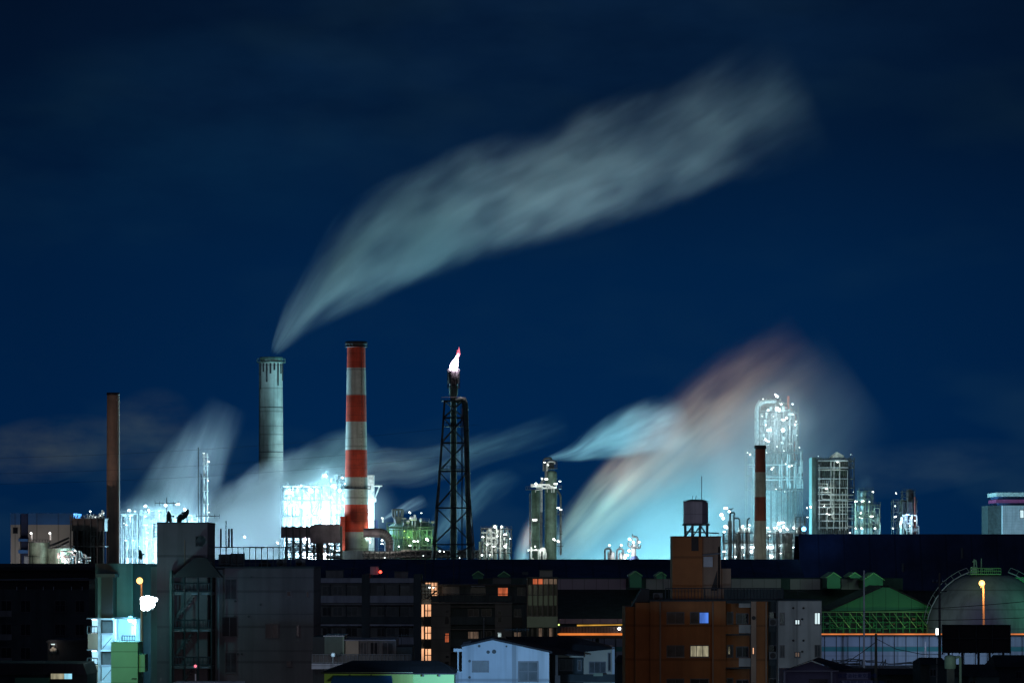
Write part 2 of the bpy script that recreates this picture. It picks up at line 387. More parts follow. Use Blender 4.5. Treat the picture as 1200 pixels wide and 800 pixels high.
plume('steam', 'flat grey steam drifting right behind the striped chimney', 1620,
      [(375,566,6),(410,552,19),(450,546,28),(510,543,24),(580,522,22),(700,488,22)],
      .050, col=(1,.9,.8), fade=(0,.06,.2,.90), streak=3.0, along=1.8, step=.5, edge=.9, fine=.7, seed=2.0)
plume('steam', 'small blue wisp of steam behind the flare tower', 1560,
      [(505,650,10),(525,610,22),(560,580,22),(610,555,16)],
      .02, fade=(0,.2,.4,1.0), streak=2.5, along=1.2, step=.6, edge=1, fine=.6, seed=4.0)
plume('steam', 'little rosy puff of steam left of the twin green columns', 1560,
      [(612,680,14),(614,650,14),(618,630,13),(630,600,8)],
      .05, col=(1,.75,.7), fade=(0,.1,.5,1.0), streak=1.5, along=.6, step=.8, edge=1.2, fine=.3, seed=6.0)
plume('steam', 'thin jet of steam over the green lit cooling unit', 1460,
      [(447,611,1.5),(460,602,4),(478,594,8),(500,585,10)],
      .15, fade=(0,.05,.3,1.0), streak=2, along=.6, step=.8, edge=.8, fine=.5, seed=8.0)
plume('steam', 'slanting beam of steam crossing the green lit cooling unit', 1450,
      [(458,636,3),(468,627,6),(482,618,8),(505,612,8)],
      .15, fade=(0,.05,.4,1.0), streak=2, along=.6, step=.8, edge=.8, fine=.4, seed=8.5)
# lamps of the plant that light the steam
C0 = (.26,.80,1.0)
v = View(1600)
spot((v.x(380), 1500, 10), (v.x(470), 1600, v.z(300)), 3.2e6, (.76,.72,.82), 75, 1)
spot((v.x(830), 1500, 8), (v.x(720), 1600, v.z(190)), 6e5, (.80,.78,.80), 50, 1)
point(v.x(690), 1500, v.z(600), 17000, (.40,.85,1), 3); point(v.x(425), 1590, v.z(585), 26000, (.95,.92,.95), 3)
for px, e in ((650, 1.1e5), (700, 2.1e5), (760, 2.4e5), (825, 2.1e5), (890, 1.6e5), (940, .7e5)): point(v.x(px), 1560, 4, e, C0, 3)
spot((v.x(560), 1540, 5), (v.x(800), 1590, v.z(490)), 9e5, (1.0,.60,.38), 32, 1)
spot((v.x(800), 1560, 5), (v.x(960), 1600, v.z(430)), 3.0e5, (.95,.80,.74), 60, 1)

# thin mist hanging round the brightest lamps of the plant: their light scatters in it
def mist(px, py, rx, rz, D, d, lab, dens=.022):
    v = View(D); m = bpy.data.materials.new('mist_volume'); m.use_nodes = True; t = NT(m.node_tree); t.n.clear()
    out = t.new('ShaderNodeOutputMaterial'); tc = t.new('ShaderNodeTexCoord'); x, y, z = t.sep(tc.outputs['Object'])
    q = t.m('ADD', t.m('POWER', t.m('ABSOLUTE', x), 2.0), t.m('ADD', t.m('POWER', t.m('ABSOLUTE', y), 2.0), t.m('POWER', t.m('ABSOLUTE', z), 2.0)))
    f = t.m('POWER', t.m('SUBTRACT', 1.0, q, clamp=True), 2.2); f = t.m('MULTIPLY', f, t.m('ADD', .4, t.m('MULTIPLY', t.noise(tc.outputs['Object'], 2.2, 2), 1.2)))
    vs = t.new('ShaderNodeVolumeScatter'); vs.inputs['Color'].default_value = (1,1,1,1); t.l.new(t.m('MULTIPLY', f, dens), vs.inputs['Density']); t.l.new(vs.outputs[0], out.inputs['Volume'])
    m.cycles.volume_step_rate = 1.0
    o = MB().ball((0,0,0), 1.02, 24, 14).build('mist', m); o.location = (v.x(px), D, v.z(py)); o.scale = (rx*v.s, d, rz*v.s)
    o['kind'] = 'stuff'; o['label'] = lab; o['category'] = 'mist'
mist(385, 600, 90, 70, 1490, 22, 'glowing mist round the blazing unit behind the striped chimney')
mist(188, 625, 75, 60, 1470, 20, 'glowing mist round the broad scaffolded unit at the left')
mist(908, 500, 62, 66, 1640, 34, 'glowing mist round the lamps of the tallest tower', .011)
mist(900, 635, 85, 45, 1408, 20, 'glowing mist round the row of dark columns by the old chimney')
# ================================================================== GROUND
g = MB().quad((-6000,-400,0),(6000,-400,0),(6000,12000,0),(-6000,12000,0)).build('ground', M['asphalt']); g['kind'] = 'structure'
# ================================================================== CHIMNEYS
def ring(mb, cx, cy_, r0, z, w_, h=1.1, n=20):
    """walkway ring with rail round a stack"""
    mb.lathe(cx, cy_, [(r0, z), (r0+w_, z), (r0+w_, z+.25), (r0, z+.25)], n)
    for i in range(n):
        a = 2*math.pi*i/n; x = cx+(r0+w_)*math.cos(a); y = cy_+(r0+w_)*math.sin(a); mb.bar((x, y, z), (x, y, z+h), .05)
    pts = [(cx+(r0+w_)*math.cos(2*math.pi*i/n), cy_+(r0+w_)*math.sin(2*math.pi*i/n), z+h) for i in range(n+1)]
    mb.tube(pts, .06, 4)
# striped chimney
v = View(1440); cx = v.x(417.5); D = 1440
th = thing('striped_chimney', 'tall chimney painted in red and white bands with a black rim', 'chimney', (cx, D, 0))
bands = [405,431,463,494,527,559,591,623,655,690]
def rad_at(py): return (10.6+(py-405)/250*4.2)*v.s
for i in range(len(bands)-1):
    a, b = bands[i], bands[i+1]; red = i % 2 == 0
    zb = v.z(b) if i < len(bands)-2 else 0
    MB().lathe(cx, D, [(rad_at(b), zb), (rad_at(a), v.z(a))], 32).build('band', M['chimney_red' if red else 'chimney_white'], th)
mb = MB().lathe(cx, D, [(rad_at(405), v.z(405.5)), (12.8*v.s, v.z(404)), (13.2*v.s, v.z(401)), (12*v.s, v.z(400)), (10*v.s, v.z(400))], 32); mb.build('rim', M['black'], th)
mb = MB(); ring(mb, cx, D, rad_at(571), v.z(573), 1.1); mb.build('platform', M['dark_steel'], th)
mb = MB(); ring(mb, cx, D, rad_at(404), v.z(407), .7); mb.build('platform', M['dark_steel'], th)
mb = MB()
for k in range(-1, 2, 2): mb.bar((cx+k*.3+2.2, D-rad_at(500)*.85, v.z(655)), (cx+k*.3+1.6, D-rad_at(405)*.9, v.z(405)), .06)
for k in range(60): 
    f = k/60; mb.bar((cx+1.9-.3*f, D-rad_at(655)+f*1.3, v.z(655-250*f)), (cx+2.5-.6*f, D-rad_at(655)+f*1.3, v.z(655-250*f)), .05)
mb.build('ladder', M['dark_steel'], th)
MB().box(v.x(399), v.x(436), D-7, D+7, 0, v.z(645)).build('plinth', M['concrete'], th)
MB().box(v.x(399.5), v.x(405), D-6, D+2, v.z(644.9), v.z(605)).build('housing', M['chimney_red'], th)
spot((v.x(455), D-60, 14), (cx, D, v.z(520)), 31000, (1.0,.93,.82), 75, 1)
# white chimney
v = View(1600); D = 1600; cx = v.x(317.8)
th = thing('concrete_chimney', 'thick white concrete chimney with a stained walkway crown', 'chimney', (cx, D, 0))
MB().lathe(cx, D, [(15.5*v.s, 0), (14.2*v.s, v.z(560)), (13.2*v.s, v.z(422))], 36).build('shaft', M['chimney_white'], th)
mb = MB(); ring(mb, cx, D, 13.3*v.s, v.z(425), 1.1, 1.6, 24); mb.lathe(cx, D, [(13.4*v.s, v.z(422)), (13.6*v.s, v.z(418.5)), (11*v.s, v.z(418.5))], 32); mb.build('crown', M['green_steel'], th)
for k in range(9):
    a = -math.pi/2+(k-4)*.34; r = 13.45*v.s; h = (14, 30, 10, 22, 12, 8, 26, 12, 20)[k]
    x = cx+r*math.cos(a); y = D+r*math.sin(a)
    MB().box(x-.35, x+.35, y-.12, y+.3, v.z(426+h), v.z(426)).build('soot_slot', M['black'], th)
mb = MB()
for py in (478, 500, 530, 560): mb.lathe(cx, D, [(14.6*v.s*(.93 if py < 520 else .97), v.z(py)), (14.6*v.s*(.95 if py < 520 else .985), v.z(py-1)), (13*v.s, v.z(py-1))], 32)
mb.build('band_hoop', M['dark_steel'], th)
mb = MB(); mb.bar((cx-14*v.s, D-1, v.z(640)), (cx-13.6*v.s, D-1, v.z(425)), .15); mb.build('pipe', M['dark_steel'], th)
spot((v.x(350), D-80, 12), (cx, D, v.z(480)), 330000, (.60,.95,.90), 70, 1)
# brown stack at the left
v = View(1380); D = 1380; cx = v.x(132.7)
th = thing('smokestack', 'slim brown smokestack lit orange along one side', 'chimney', (cx, D, 0))
MB().lathe(cx, D, [(8*v.s, 0), (7.9*v.s, v.z(600)), (7.4*v.s, v.z(463))], 28).build('shaft', M['rust_stack'], th)
MB().lathe(cx, D, [(7.5*v.s, v.z(463)), (7.9*v.s, v.z(462)), (7.9*v.s, v.z(460)), (6.5*v.s, v.z(460))], 28).build('rim', M['black'], th)
spot((v.x(160), D+7, 3), (cx, D+1, v.z(590)), 16000, (1.0,.38,.12), 60, 1)
spot((v.x(60), D-70, 8), (cx, D, v.z(560)), 36000, (1,.72,.66), 60, 1)
# old dark red / pale chimney on the right
v = View(1400); D = 1400; cx = v.x(891)
th = thing('banded_chimney', 'short old chimney in faded dark red and pale green bands', 'chimney', (cx, D, 0))
bb = [526,553,582,610,642,690]
def r2(py): return (5.9+(py-522)/130*1.6)*v.s
for i in range(5):
    a, b = bb[i], bb[i+1]
    MB().lathe(cx, D, [(r2(b), v.z(b) if i < 4 else 0), (r2(a), v.z(a))], 28).build('band', M['chimney_old_red' if i in (0, 2) else 'chimney_pale'], th)
MB().lathe(cx, D, [(r2(526), v.z(526.3)), (7.2*v.s, v.z(525)), (7.2*v.s, v.z(523)), (6.3*v.s, v.z(521.5)), (5*v.s, v.z(521.5))], 28).build('rim', M['black'], th)
spot((v.x(920), D-45, 10), (cx, D, v.z(590)), 12000, (.9,.95,.85), 80, 1)
# ================================================================== FLARE TOWER
v = View(1380); D = 1380
th = thing('flare_tower', 'dark lattice flare tower with a burning flame at its top', 'tower', (v.x(531), D, 0))
base_y, top_y = 665, 470
def corner(k, f):   # f 0 at the base, 1 at the top
    hw = (26+(10.5-26)*f)*v.s; sx_, sy_ = ((-1,-1),(1,-1),(1,1),(-1,1))[k]
    cxx = v.x(531.5+(0)*f); return Vector((cxx+sx_*hw, D+sy_*hw, v.z(base_y)+(v.z(top_y)-v.z(base_y))*f))
mb = MB(); lev = [0, .14, .36, .58, .75, .9, 1.0]
for k in range(4):
    p0 = corner(k, 0); mb.bar((p0.x, p0.y, 0), corner(k, 1), .28)
    for a, b in zip(lev[:-1], lev[1:]):
        k2 = (k+1) % 4
        mb.bar(corner(k, a), corner(k2, b), .17); mb.bar(corner(k2, a), corner(k, b), .17); mb.bar(corner(k, b), corner(k2, b), .2)
mb.build('lattice', M['dark_steel'], th)
cxs = v.x(531.5)
MB().lathe(cxs, D, [(4.2*v.s, 0), (3.6*v.s, v.z(465)), (5.2*v.s, v.z(462)), (5.2*v.s, v.z(452))], 20).build('stack', M['green_steel'], th)
mb = MB().lathe(cxs, D, [(4.0*v.s, v.z(452)), (6.6*v.s, v.z(449)), (6.8*v.s, v.z(436)), (5.4*v.s, v.z(434)), (4*v.s, v.z(434))], 20)
for i in range(10):
    a = 2*math.pi*i/10; mb.bar((cxs+6.9*v.s*math.cos(a), D+6.9*v.s*math.sin(a), v.z(455)), (cxs+6.9*v.s*math.cos(a), D+6.9*v.s*math.sin(a), v.z(432)), .12)
mb.build('burner_tip', M['dark_steel'], th)
mb = MB().tube([(v.x(551.5), D-3, 0), (v.x(549), D-3, v.z(600)), (v.x(545.5), D-3, v.z(474)), (v.x(544), D-3, v.z(469)), (v.x(540), D-2, v.z(468)), (v.x(536), D-1, v.z(470))], 3.2*v.s, 12)
mb.build('riser_pipe', M['green_steel'], th)
mb = MB()
for py in (480, 505, 530, 555, 580, 605, 630):
    c_ = v.x(545.5+(py-474)*.03); mb.lathe(c_, D-3, [(3.3*v.s, v.z(py)), (4.1*v.s, v.z(py)), (4.1*v.s, v.z(py-.8)), (3.3*v.s, v.z(py-.8))], 14)
mb.build('pipe_clamp', M['dark_steel'], th)
mb = MB()
for py, hw in ((470, 14), (500, 11), (550, 15)):
    mb.box(v.x(531.5-hw), v.x(531.5+hw), D-hw*v.s, D+hw*v.s, v.z(py), v.z(py)+.2)
    for k in range(9):
        x = v.x(531.5-hw+2*hw*k/8); mb.bar((x, D-hw*v.s, v.z(py)), (x, D-hw*v.s, v.z(py)+1.2), .05)
    mb.bar((v.x(531.5-hw), D-hw*v.s, v.z(py)+1.2), (v.x(531.5+hw), D-hw*v.s, v.z(py)+1.2), .06)
mb.build('platform', M['dark_steel'], th)
mb = MB(); mb.bar((v.x(541.5), D-6, 0), (v.x(540.5), D-5, v.z(475)), .12); mb.bar((v.x(543), D-6, 0), (v.x(542), D-5, v.z(475)), .12)
for k in range(70): z_ = v.z(660-k*2.6); mb.bar((v.x(541), D-5.5, z_), (v.x(542.6), D-5.5, z_), .05)
mb.build('ladder', M['dark_steel'], th)
# flame
def flame_mesh(sc, seed):
    rnd = random.Random(seed); mb = MB(); n = 14; prof = [(0,.7),(.12,1.0),(.3,.95),(.5,.75),(.68,.5),(.84,.28),(1.0,.03)]; vs = []
    for f, r in prof:
        z_ = v.z(435)+f*27*v.s*sc; x_ = v.x(530.5+f*f*3.5+f*4)
        for i in range(n):
            a = 2*math.pi*i/n; rr = r*4.7*v.s*(1+.22*math.sin(3*a+f*9+seed)+rnd.uniform(-.03,.03))*(.8+.25*sc)
            vs.append((x_+rr*math.cos(a), D+rr*math.sin(a), z_+(rnd.uniform(0, 1.5)*v.s*f)))
    fs = [(k*n+i, k*n+(i+1) % n, (k+1)*n+(i+1) % n, (k+1)*n+i) for k in range(6) for i in range(n)]
    return mb.add(vs, fs, True)
fl = thing('flare_flame', 'white and pink flame blowing off the burner of the flare tower', 'flame', (cxs, D, v.z(435)))
flame_mesh(.8, 1).build('flame_core', M['flame'], fl)
for k, (dx, dz, s_) in enumerate(((4, 12, .7), (6, 17, .6))):
    x0 = v.x(532+dx); z0 = v.z(434-dz)
    MB().lathe(x0, D, [(.2, z0), (.75*s_, z0+.6), (.6*s_, z0+2*s_), (.05, z0+5*s_)], 8).build('flame_tongue', M['flame_red'], fl)
point(cxs+1, D-2, v.z(425), 9000, (1,.7,.85), 1.0, 'flame_light')
# ================================================================== PLANT UNITS
def frame_tower(parent, v, D, x0, x1, yt, depth, nx, levels, m='steel', r=.16, brace=.35, rnd=None, name='frame', base=None, deck=True):
    """open steel structure: columns, beams, braces; returns nothing"""
    rnd = rnd or random.Random(1); mb = MB(); xs = [v.x(x0)+(v.x(x1)-v.x(x0))*i/nx for i in range(nx+1)]; ys = (D-depth/2, D+depth/2)
    zt = v.z(yt); zb = 0 if base is None else v.z(base)
    for x in xs:
        for y in ys: mb.bar((x, y, zb), (x, y, zt), r*1.25)
    zl = [v.z(p) for p in levels]
    for z in zl:
        for y in ys: mb.bar((xs[0], y, z), (xs[-1], y, z), r)
        for x in xs: mb.bar((x, ys[0], z), (x, ys[1], z), r*.8)
    zz = sorted(zl)
    for a, b in zip(zz[:-1], zz[1:]):
        for i in range(nx):
            if rnd.random() < brace:
                if rnd.random() < .5: mb.bar((xs[i], ys[0], a), (xs[i+1], ys[0], b), r*.7)
                else: mb.bar((xs[i], ys[0], b), (xs[i+1], ys[0], a), r*.7)
    mb.build(name, M[m], parent)
    if deck:
        for z in zl:
            d = MB().box(xs[0]-.4, xs[-1]+.4, ys[0]-.4, ys[1]+.4, z-.12, z); n = max(3, int((xs[-1]-xs[0])/1.6))
            for i in range(n+1):
                x = xs[0]-.3+(xs[-1]-xs[0]+.6)*i/n; d.bar((x, ys[0]-.35, z), (x, ys[0]-.35, z+1.1), .035)
            for h in (.55, 1.1): d.bar((xs[0]-.3, ys[0]-.35, z+h), (xs[-1]+.3, ys[0]-.35, z+h), .035)
            d.build('platform', M[m], parent)
def vessel(parent, v, y, px, r_px, yt, yb=None, m='steel', name='vessel', dome=True):
    r = r_px*v.s; x = v.x(px); zt = v.z(yt); zb = 0 if yb is None else v.z(yb)
    pr = [(r, zb), (r, zt-r*.5)]+([(r*.9, zt-r*.25), (r*.6, zt-.08*r), (.1*r, zt)] if dome else [(r, zt)])
    mb = MB().lathe(x, y, pr, 20)
    k = zb+4
    while k < zt-r:
        mb.lathe(x, y, [(r*1.01, k), (r*1.07, k+.05), (r*1.07, k+.3), (r*1.01, k+.35)], 20); k += 5.5
    return mb.build(name, M[m], parent)
def pipe(parent, v, y, pts, r=.25, m='steel', name='pipe'):
    P = [Vector((v.x(a), y, v.z(b))) for a, b in pts]; out = [P[0]]
    for i in range(1, len(P)-1):
        a = (P[i-1]-P[i]); b = (P[i+1]-P[i]); q = min(a.length, b.length)*.45; q = min(q, r*4)
        p0 = P[i]+a.normalized()*q; p1 = P[i]+b.normalized()*q
        for k in range(5):
            f = k/4; out.append(p0*(1-f)**2+P[i]*2*f*(1-f)+p1*f*f)
    out.append(P[-1]); return MB().tube(out, r, 8).build(name, M[m], parent)
def hook(parent, v, y, px, yb, yt, w_, m='steel', r=.25):  # goose-neck vent
    return pipe(parent, v, y, [(px, yb), (px, yt), (px+w_, yt), (px+w_, yt+3)], r, m, 'vent_pipe')
def lamps(parent, v, y, pts, m='bulb', light=0, col=(.75,.95,1)):
    for p in pts:
        px, py = p[0], p[1]; r = (p[2] if len(p) > 2 else 1.0)*v.s*.72
        flood(parent, v.x(px), y, v.z(py), r, m)
        if light: point(v.x(px), y-r*2-1.0, v.z(py), light*(r/.3)**1, col, r)
def pipework(parent, v, D, x0, x1, yt, yb, n, seed, m='steel', r=.14, depth=6):
    rnd = random.Random(seed)
    for i in range(n):
        a = rnd.uniform(x0, x1); b = min(x1, max(x0, a+rnd.uniform(-9, 9))); t_ = rnd.uniform(yt, (yt+yb)/2); q = rnd.uniform((yt+yb)/2, yb)
        y = D+rnd.uniform(-depth, depth)
        pts = rnd.choice([[(a, yb+3), (a, t_), (b, t_), (b, q)], [(a, yb+3), (a, t_)], [(x0, t_), (a, t_), (a, q), (x1, q)], [(a, t_), (a, q), (b, q), (b, yb+3)]])
        pipe(parent, v, y, pts, r*rnd.uniform(.6, 1.8), m)
def small_drums(parent, v, D, x0, x1, yt, yb, n, seed, m='bright_steel'):
    rnd = random.Random(seed)
    for i in range(n):
        px = rnd.uniform(x0, x1); py = rnd.uniform(yt, yb); r = rnd.uniform(.9, 2.0)*v.s; y = D+rnd.uniform(-4, 4); L = rnd.uniform(3, 7)*v.s
        mb = MB()
        if rnd.random() < .5: mb.lathe(v.x(px), y, [(r*.3, v.z(py)), (r, v.z(py)+r*.4), (r, v.z(py)+L), (r*.3, v.z(py)+L+r*.4)], 12)
        else: mb.cyl((v.x(px)-L/2, y, v.z(py)), (v.x(px)+L/2, y, v.z(py)), r)
        mb.bar((v.x(px), y, v.z(py)), (v.x(px), y, v.z(py)-2.5), .1)
        mb.build('drum', M[m], parent)
PL = 'process units of the plant'
# ---- far left: blue topped building
v = View(1420); D = 1420
th = thing('plant_building', 'wide building with beige walls below and blue cladding above, left of the dark silos', 'building', (v.x(48), D, 0))
MB().box(v.x(12.5), v.x(23.5), D, D+20, 0, v.z(614.5)).build('wall', M['beige_cladding'], th)
MB().box(v.x(12.2), v.x(23.5), D-.1, D+20, v.z(614.5), v.z(601)).build('cladding', M['blue_cladding'], th)
MB().box(v.x(23.5), v.x(33), D+3, D+20, 0, v.z(601.5)).build('stair_core', M['navy_roof'], th)
MB().box(v.x(33), v.x(86), D, D+26, 0, v.z(614.5)).build('wall', M['beige_cladding'], th)
MB().box(v.x(33), v.x(86.2), D-.1, D+26, v.z(614.5), v.z(601)).build('cladding', M['blue_cladding'], th)
w_ = MB().box(v.x(15), v.x(21), D-.15, D, v.z(625), v.z(617.5)).build('window', M['frame'], th)
MB().box(v.x(15.5), v.x(20.5), D-.2, D-.16, v.z(624.5), v.z(618)).build('pane', M['glass'], w_)
for a, b in ((634, 631), (648, 644)): MB().box(v.x(22), v.x(33), D-1, D+3, v.z(a), v.z(b)).build('canopy', M['blue_cladding'], th)
MB().box(v.x(27), v.x(32), D+2.8, D+3, v.z(660), v.z(651)).build('door', M['pale_rail'], th)
point(v.x(50), D-25, 14, 3500, (1,.8,.62), 1); point(v.x(20), D-18, 12, 1200, (.8,.85,1), 1)
# ---- tanks
v = View(1340); D = 1340
for px, r, yt, lab in ((46, 12, 635.5, 'wide ribbed storage tank, the higher of two, in front of the beige wall'), (71, 15, 642.5, 'ribbed storage tank lit white on its right side')):
    th = thing('storage_tank', lab, 'tank', (v.x(px), D, 0), 'storage tanks')
    vessel(th, v, D, px, r, yt, m='green_steel', name='shell', dome=False)
    mb = MB(); ring(mb, v.x(px), D, r*v.s, v.z(yt), .3, 1.0, 22); mb.build('top_rail', M['dark_steel'], th)
    for k, q in enumerate(((38, 624.5), (60, 624.5)) if px == 46 else ((81, 644), (86, 646))):
        p_ = MB(); p_.tube([(v.x(q[0]), D-2, v.z(q[1]+8)), (v.x(q[0]), D-2, v.z(q[1]+1)), (v.x(q[0]-.8), D-2, v.z(q[1])), (v.x(q[0]-2), D-2, v.z(q[1]))], .3); p_.build('lamp_arm', M['bright_steel'], th)
        flood(th, v.x(q[0]-.5), D-2.6, v.z(q[1]), .42, 'bulb_soft')
point(v.x(76), D-5, v.z(650), 900, (.8,1,1), .4); point(v.x(84), D-6, v.z(645), 700, (.8,1,1), .4); point(v.x(46), D-8, v.z(630), 250, (.8,1,1), .4)
th = thing('pump_set', 'low pumps and white pipes under bright lamps by the ribbed tanks', 'pump', (v.x(90), D, 0))
small_drums(th, v, D-14, 73, 108, 652, 657, 8, 5); lamps(th, v, D-16, [(82, 658, 1.3), (98, 658, 1.4), (94, 645, 1.2)], 'bulb', 300); pipework(th, v, D-14, 74, 110, 645, 660, 8, 6, 'bright_steel', .2)
# ---- dark silos
v = View(1360); D = 1360
th = thing('silo_block', 'dark block of tall silos with a lamp on the roof', 'silo', (v.x(105), D, 0))
for px in (90, 99, 108, 117): vessel(th, v, D, px, 4.6, 609, m='black', name='silo', dome=False)
MB().box(v.x(86), v.x(124), D-5.5, D+5.5, v.z(622), v.z(608)).build('gallery', M['black'], th)
frame_tower(th, v, D, 85, 124, 604, 12, 5, [607.5, 640], 'dark_steel', rnd=random.Random(3))
frame_tower(th, v, D-2, 104, 112, 602, 6, 2, [615, 628, 641, 652], 'dark_steel', rnd=random.Random(13))
small_drums(th, v, D, 98, 122, 605, 607, 6, 15); lamps(th, v, D-5, [(107.5, 599, 1.1)], 'bulb', 700); lamps(th, v, D-4, [(113, 606, .6), (119, 604, .6), (123, 601, .7)], 'bulb_soft')
pipe(th, v, D-3, [(107.5, 610), (107.5, 599)], .12, 'bright_steel'); pipe(th, v, D-8, [(57, 640), (66, 638), (84, 630)], .35, 'dark_steel'); pipe(th, v, D-8, [(60, 643), (70, 641), (84, 634)], .3, 'dark_steel')
# ---- left scaffolded unit
v = View(1480); D = 1480
th = thing('process_unit', 'broad scaffolded unit under a row of white lamps, wrapped in pale blue steam', 'process unit', (v.x(185), D, 0), PL)
MB().box(v.x(147), v.x(170), D+4, D+22, 0, v.z(608)).box(v.x(170), v.x(199), D+5, D+22, 0, v.z(602)).box(v.x(199), v.x(228), D+4, D+22, 0, v.z(610)).build('clad_block', M['steel'], th)
frame_tower(th, v, D, 143, 175, 602, 6, 5, [602, 616, 629, 642, 653], 'steel', .11, .25, random.Random(21)); frame_tower(th, v, D, 175, 200, 597, 6, 3, [598, 609, 620], 'steel', .11, .25, random.Random(24)); frame_tower(th, v, D, 202, 232, 606, 6, 4, [607, 629, 650], 'steel', .11, .25, random.Random(25))
pipework(th, v, D-3, 144, 230, 603, 655, 16, 22, 'steel', .14, 3); small_drums(th, v, D-2, 145, 225, 600, 640, 18, 23)
for px in (148, 170, 181, 205): vessel(th, v, D+1, px, 2.4, 600+((px*7) % 9), m='bright_steel')
lamps(th, v, D-6, [(153, 598, 1.8), (172, 593, 2.0), (176, 598, 1.2), (196, 592, 1.9), (210, 591, 1.9), (218, 597, 1.8)], 'bulb', 1500, (.35,.8,1))
lamps(th, v, D-6, [(160, 599, 1.0), (172, 605, 1.4), (147, 613, .8), (150, 615, 1.1), (149, 633, 1.1), (158, 633, .8), (175, 624, .7), (182, 657, 1.4), (188, 599, .8), (165, 640, .6), (200, 612, .7), (141, 646, .6)], 'bulb_soft')
for a, b in ((160, 640), (190, 640), (215, 640), (175, 615), (205, 618)): point(v.x(a), D+1.5, v.z(b), 1700, (.22,.75,1), 1)
# ---- slim lit mast
v = View(1450); D = 1450
th = thing('lamp_mast', 'slim pair of masts with a column of small white lamps in the left steam', 'mast', (v.x(240), D, 0))
MB().bar((v.x(232.5), D, 0), (v.x(232.5), D, v.z(524)), .16).build('pole', M['dark_steel'], th)
frame_tower(th, v, D, 239, 243, 531, 2, 1, [535, 545, 560, 575, 590, 605], 'bright_steel', .1, 1, random.Random(2))
lamps(th, v, D-1.6, [(239, 531, .9), (245, 541, 1.1), (244, 563, .9), (245, 600, 1.0)], 'bulb_soft', 120)
# ---- central blazing unit
v = View(1500); D = 1500
th = thing('process_unit', 'blazing white scaffolded unit between the white chimney and the striped chimney', 'process unit', (v.x(375), D, 0), PL)
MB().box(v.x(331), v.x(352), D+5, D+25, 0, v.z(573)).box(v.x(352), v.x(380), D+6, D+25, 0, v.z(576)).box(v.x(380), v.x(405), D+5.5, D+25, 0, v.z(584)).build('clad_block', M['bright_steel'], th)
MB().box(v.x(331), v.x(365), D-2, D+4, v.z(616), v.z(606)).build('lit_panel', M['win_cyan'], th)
frame_tower(th, v, D, 331, 388, 569, 9, 5, [569, 586, 604], 'dark_steel', .2, .3, random.Random(31)); frame_tower(th, v, D, 388, 410, 565, 8, 3, [566, 576, 590, 603], 'dark_steel', .14, .6, random.Random(35))
pipework(th, v, D-2, 332, 410, 570, 612, 22, 32, 'steel', .15, 3); small_drums(th, v, D-2, 334, 410, 568, 612, 30, 33)
for px, t_ in ((350, 575), (366, 572), (388, 560), (399, 566), (410, 557), (430, 562)): vessel(th, v, D+2, px, 2.2, t_, m='bright_steel')
frame_tower(th, v, D+2, 394, 412, 556, 5, 3, [557, 562, 574], 'dark_steel', .12, .5, random.Random(34))
MB().box(v.x(392), v.x(396.5), D-3, D, v.z(562), v.z(556)).build('cabinet', M['dark_steel'], th)
lamps(th, v, D-7, [(382, 557.5, 3.2)], 'bulb', 5000, (.4,.8,1))
lamps(th, v, D-7, [(340, 577, 4.2), (365, 575, 3.2), (373, 575, 1.6), (399, 575, 2.8), (378, 602, 3.0), (397, 600, 2.0), (344, 592, 1.6), (404, 585, 1.6), (384, 592, 1.5)], 'bulb', 1200, (.35,.82,1))
lamps(th, v, D-7, [(354, 569, 1), (390, 570, 1.2), (402, 560, 1.2), (405, 567, 1), (408, 592, 1), (388, 583, 1.4), (394, 610, 1), (370, 609, 1.4), (352, 584, 1.4), (360, 597, 1.5)], 'bulb')
for a, b in ((345, 600), (360, 585), (380, 600), (398, 590), (345, 615), (370, 612)): point(v.x(a), D+1, v.z(b), 5500, (.30,.80,1), 1)
point(v.x(262), D-40, 4, 260000, (.42,.74,1), 3); point(v.x(325), D-40, 4, 360000, (.46,.76,1), 3); point(v.x(295), D-45, v.z(640), 130000, (.36,.83,1), 3); point(v.x(215), D-40, 4, 32000, (.3,.80,1), 3)
lamps(th, v, D-16, [(290, 629, 1.7), (328, 636, 1.6), (254, 629, .8), (271, 629, .8), (322, 657, 2.4)], 'bulb')
# dark duct in front of it
v = View(1425); D = 1425
th = thing('gas_duct', 'long dark duct on trestles running into the foot of the striped chimney', 'duct', (v.x(370), D, 0))
MB().box(v.x(330), v.x(364), D-4, D+4, v.z(630), v.z(617)).build('duct_body', M['duct'], th)
mb = MB().prism([(v.x(364), v.z(636)), (v.x(364), v.z(617)), (v.x(369), v.z(614)), (v.x(398), v.z(614)), (v.x(400), v.z(636))], D-5, D+5); mb.build('duct_body', M['duct'], th)
MB().box(v.x(371), v.x(379), D-3, D+3, 0, v.z(636)).build('downcomer', M['duct'], th)
frame_tower(th, v, D, 336, 400, 616, 8, 8, [634, 640, 647, 654], 'dark_steel', .2, .5, random.Random(41), base=None)
pipework(th, v, D+6, 336, 398, 636, 658, 18, 42, 'steel', .2, 2)
lamps(th, v, D+10, [(343, 633, 1.6), (350, 634, 1.6), (358, 634, 1.2), (366, 641, 1.8), (363, 649, 2.0), (368, 654, 2.2), (385, 641, 1.6), (388, 648, 1.8), (393, 645, 2.2), (381, 634, 1.0), (384, 655, 1.6), (360, 656, 2)], 'bulb', 700, (.6,.9,1))
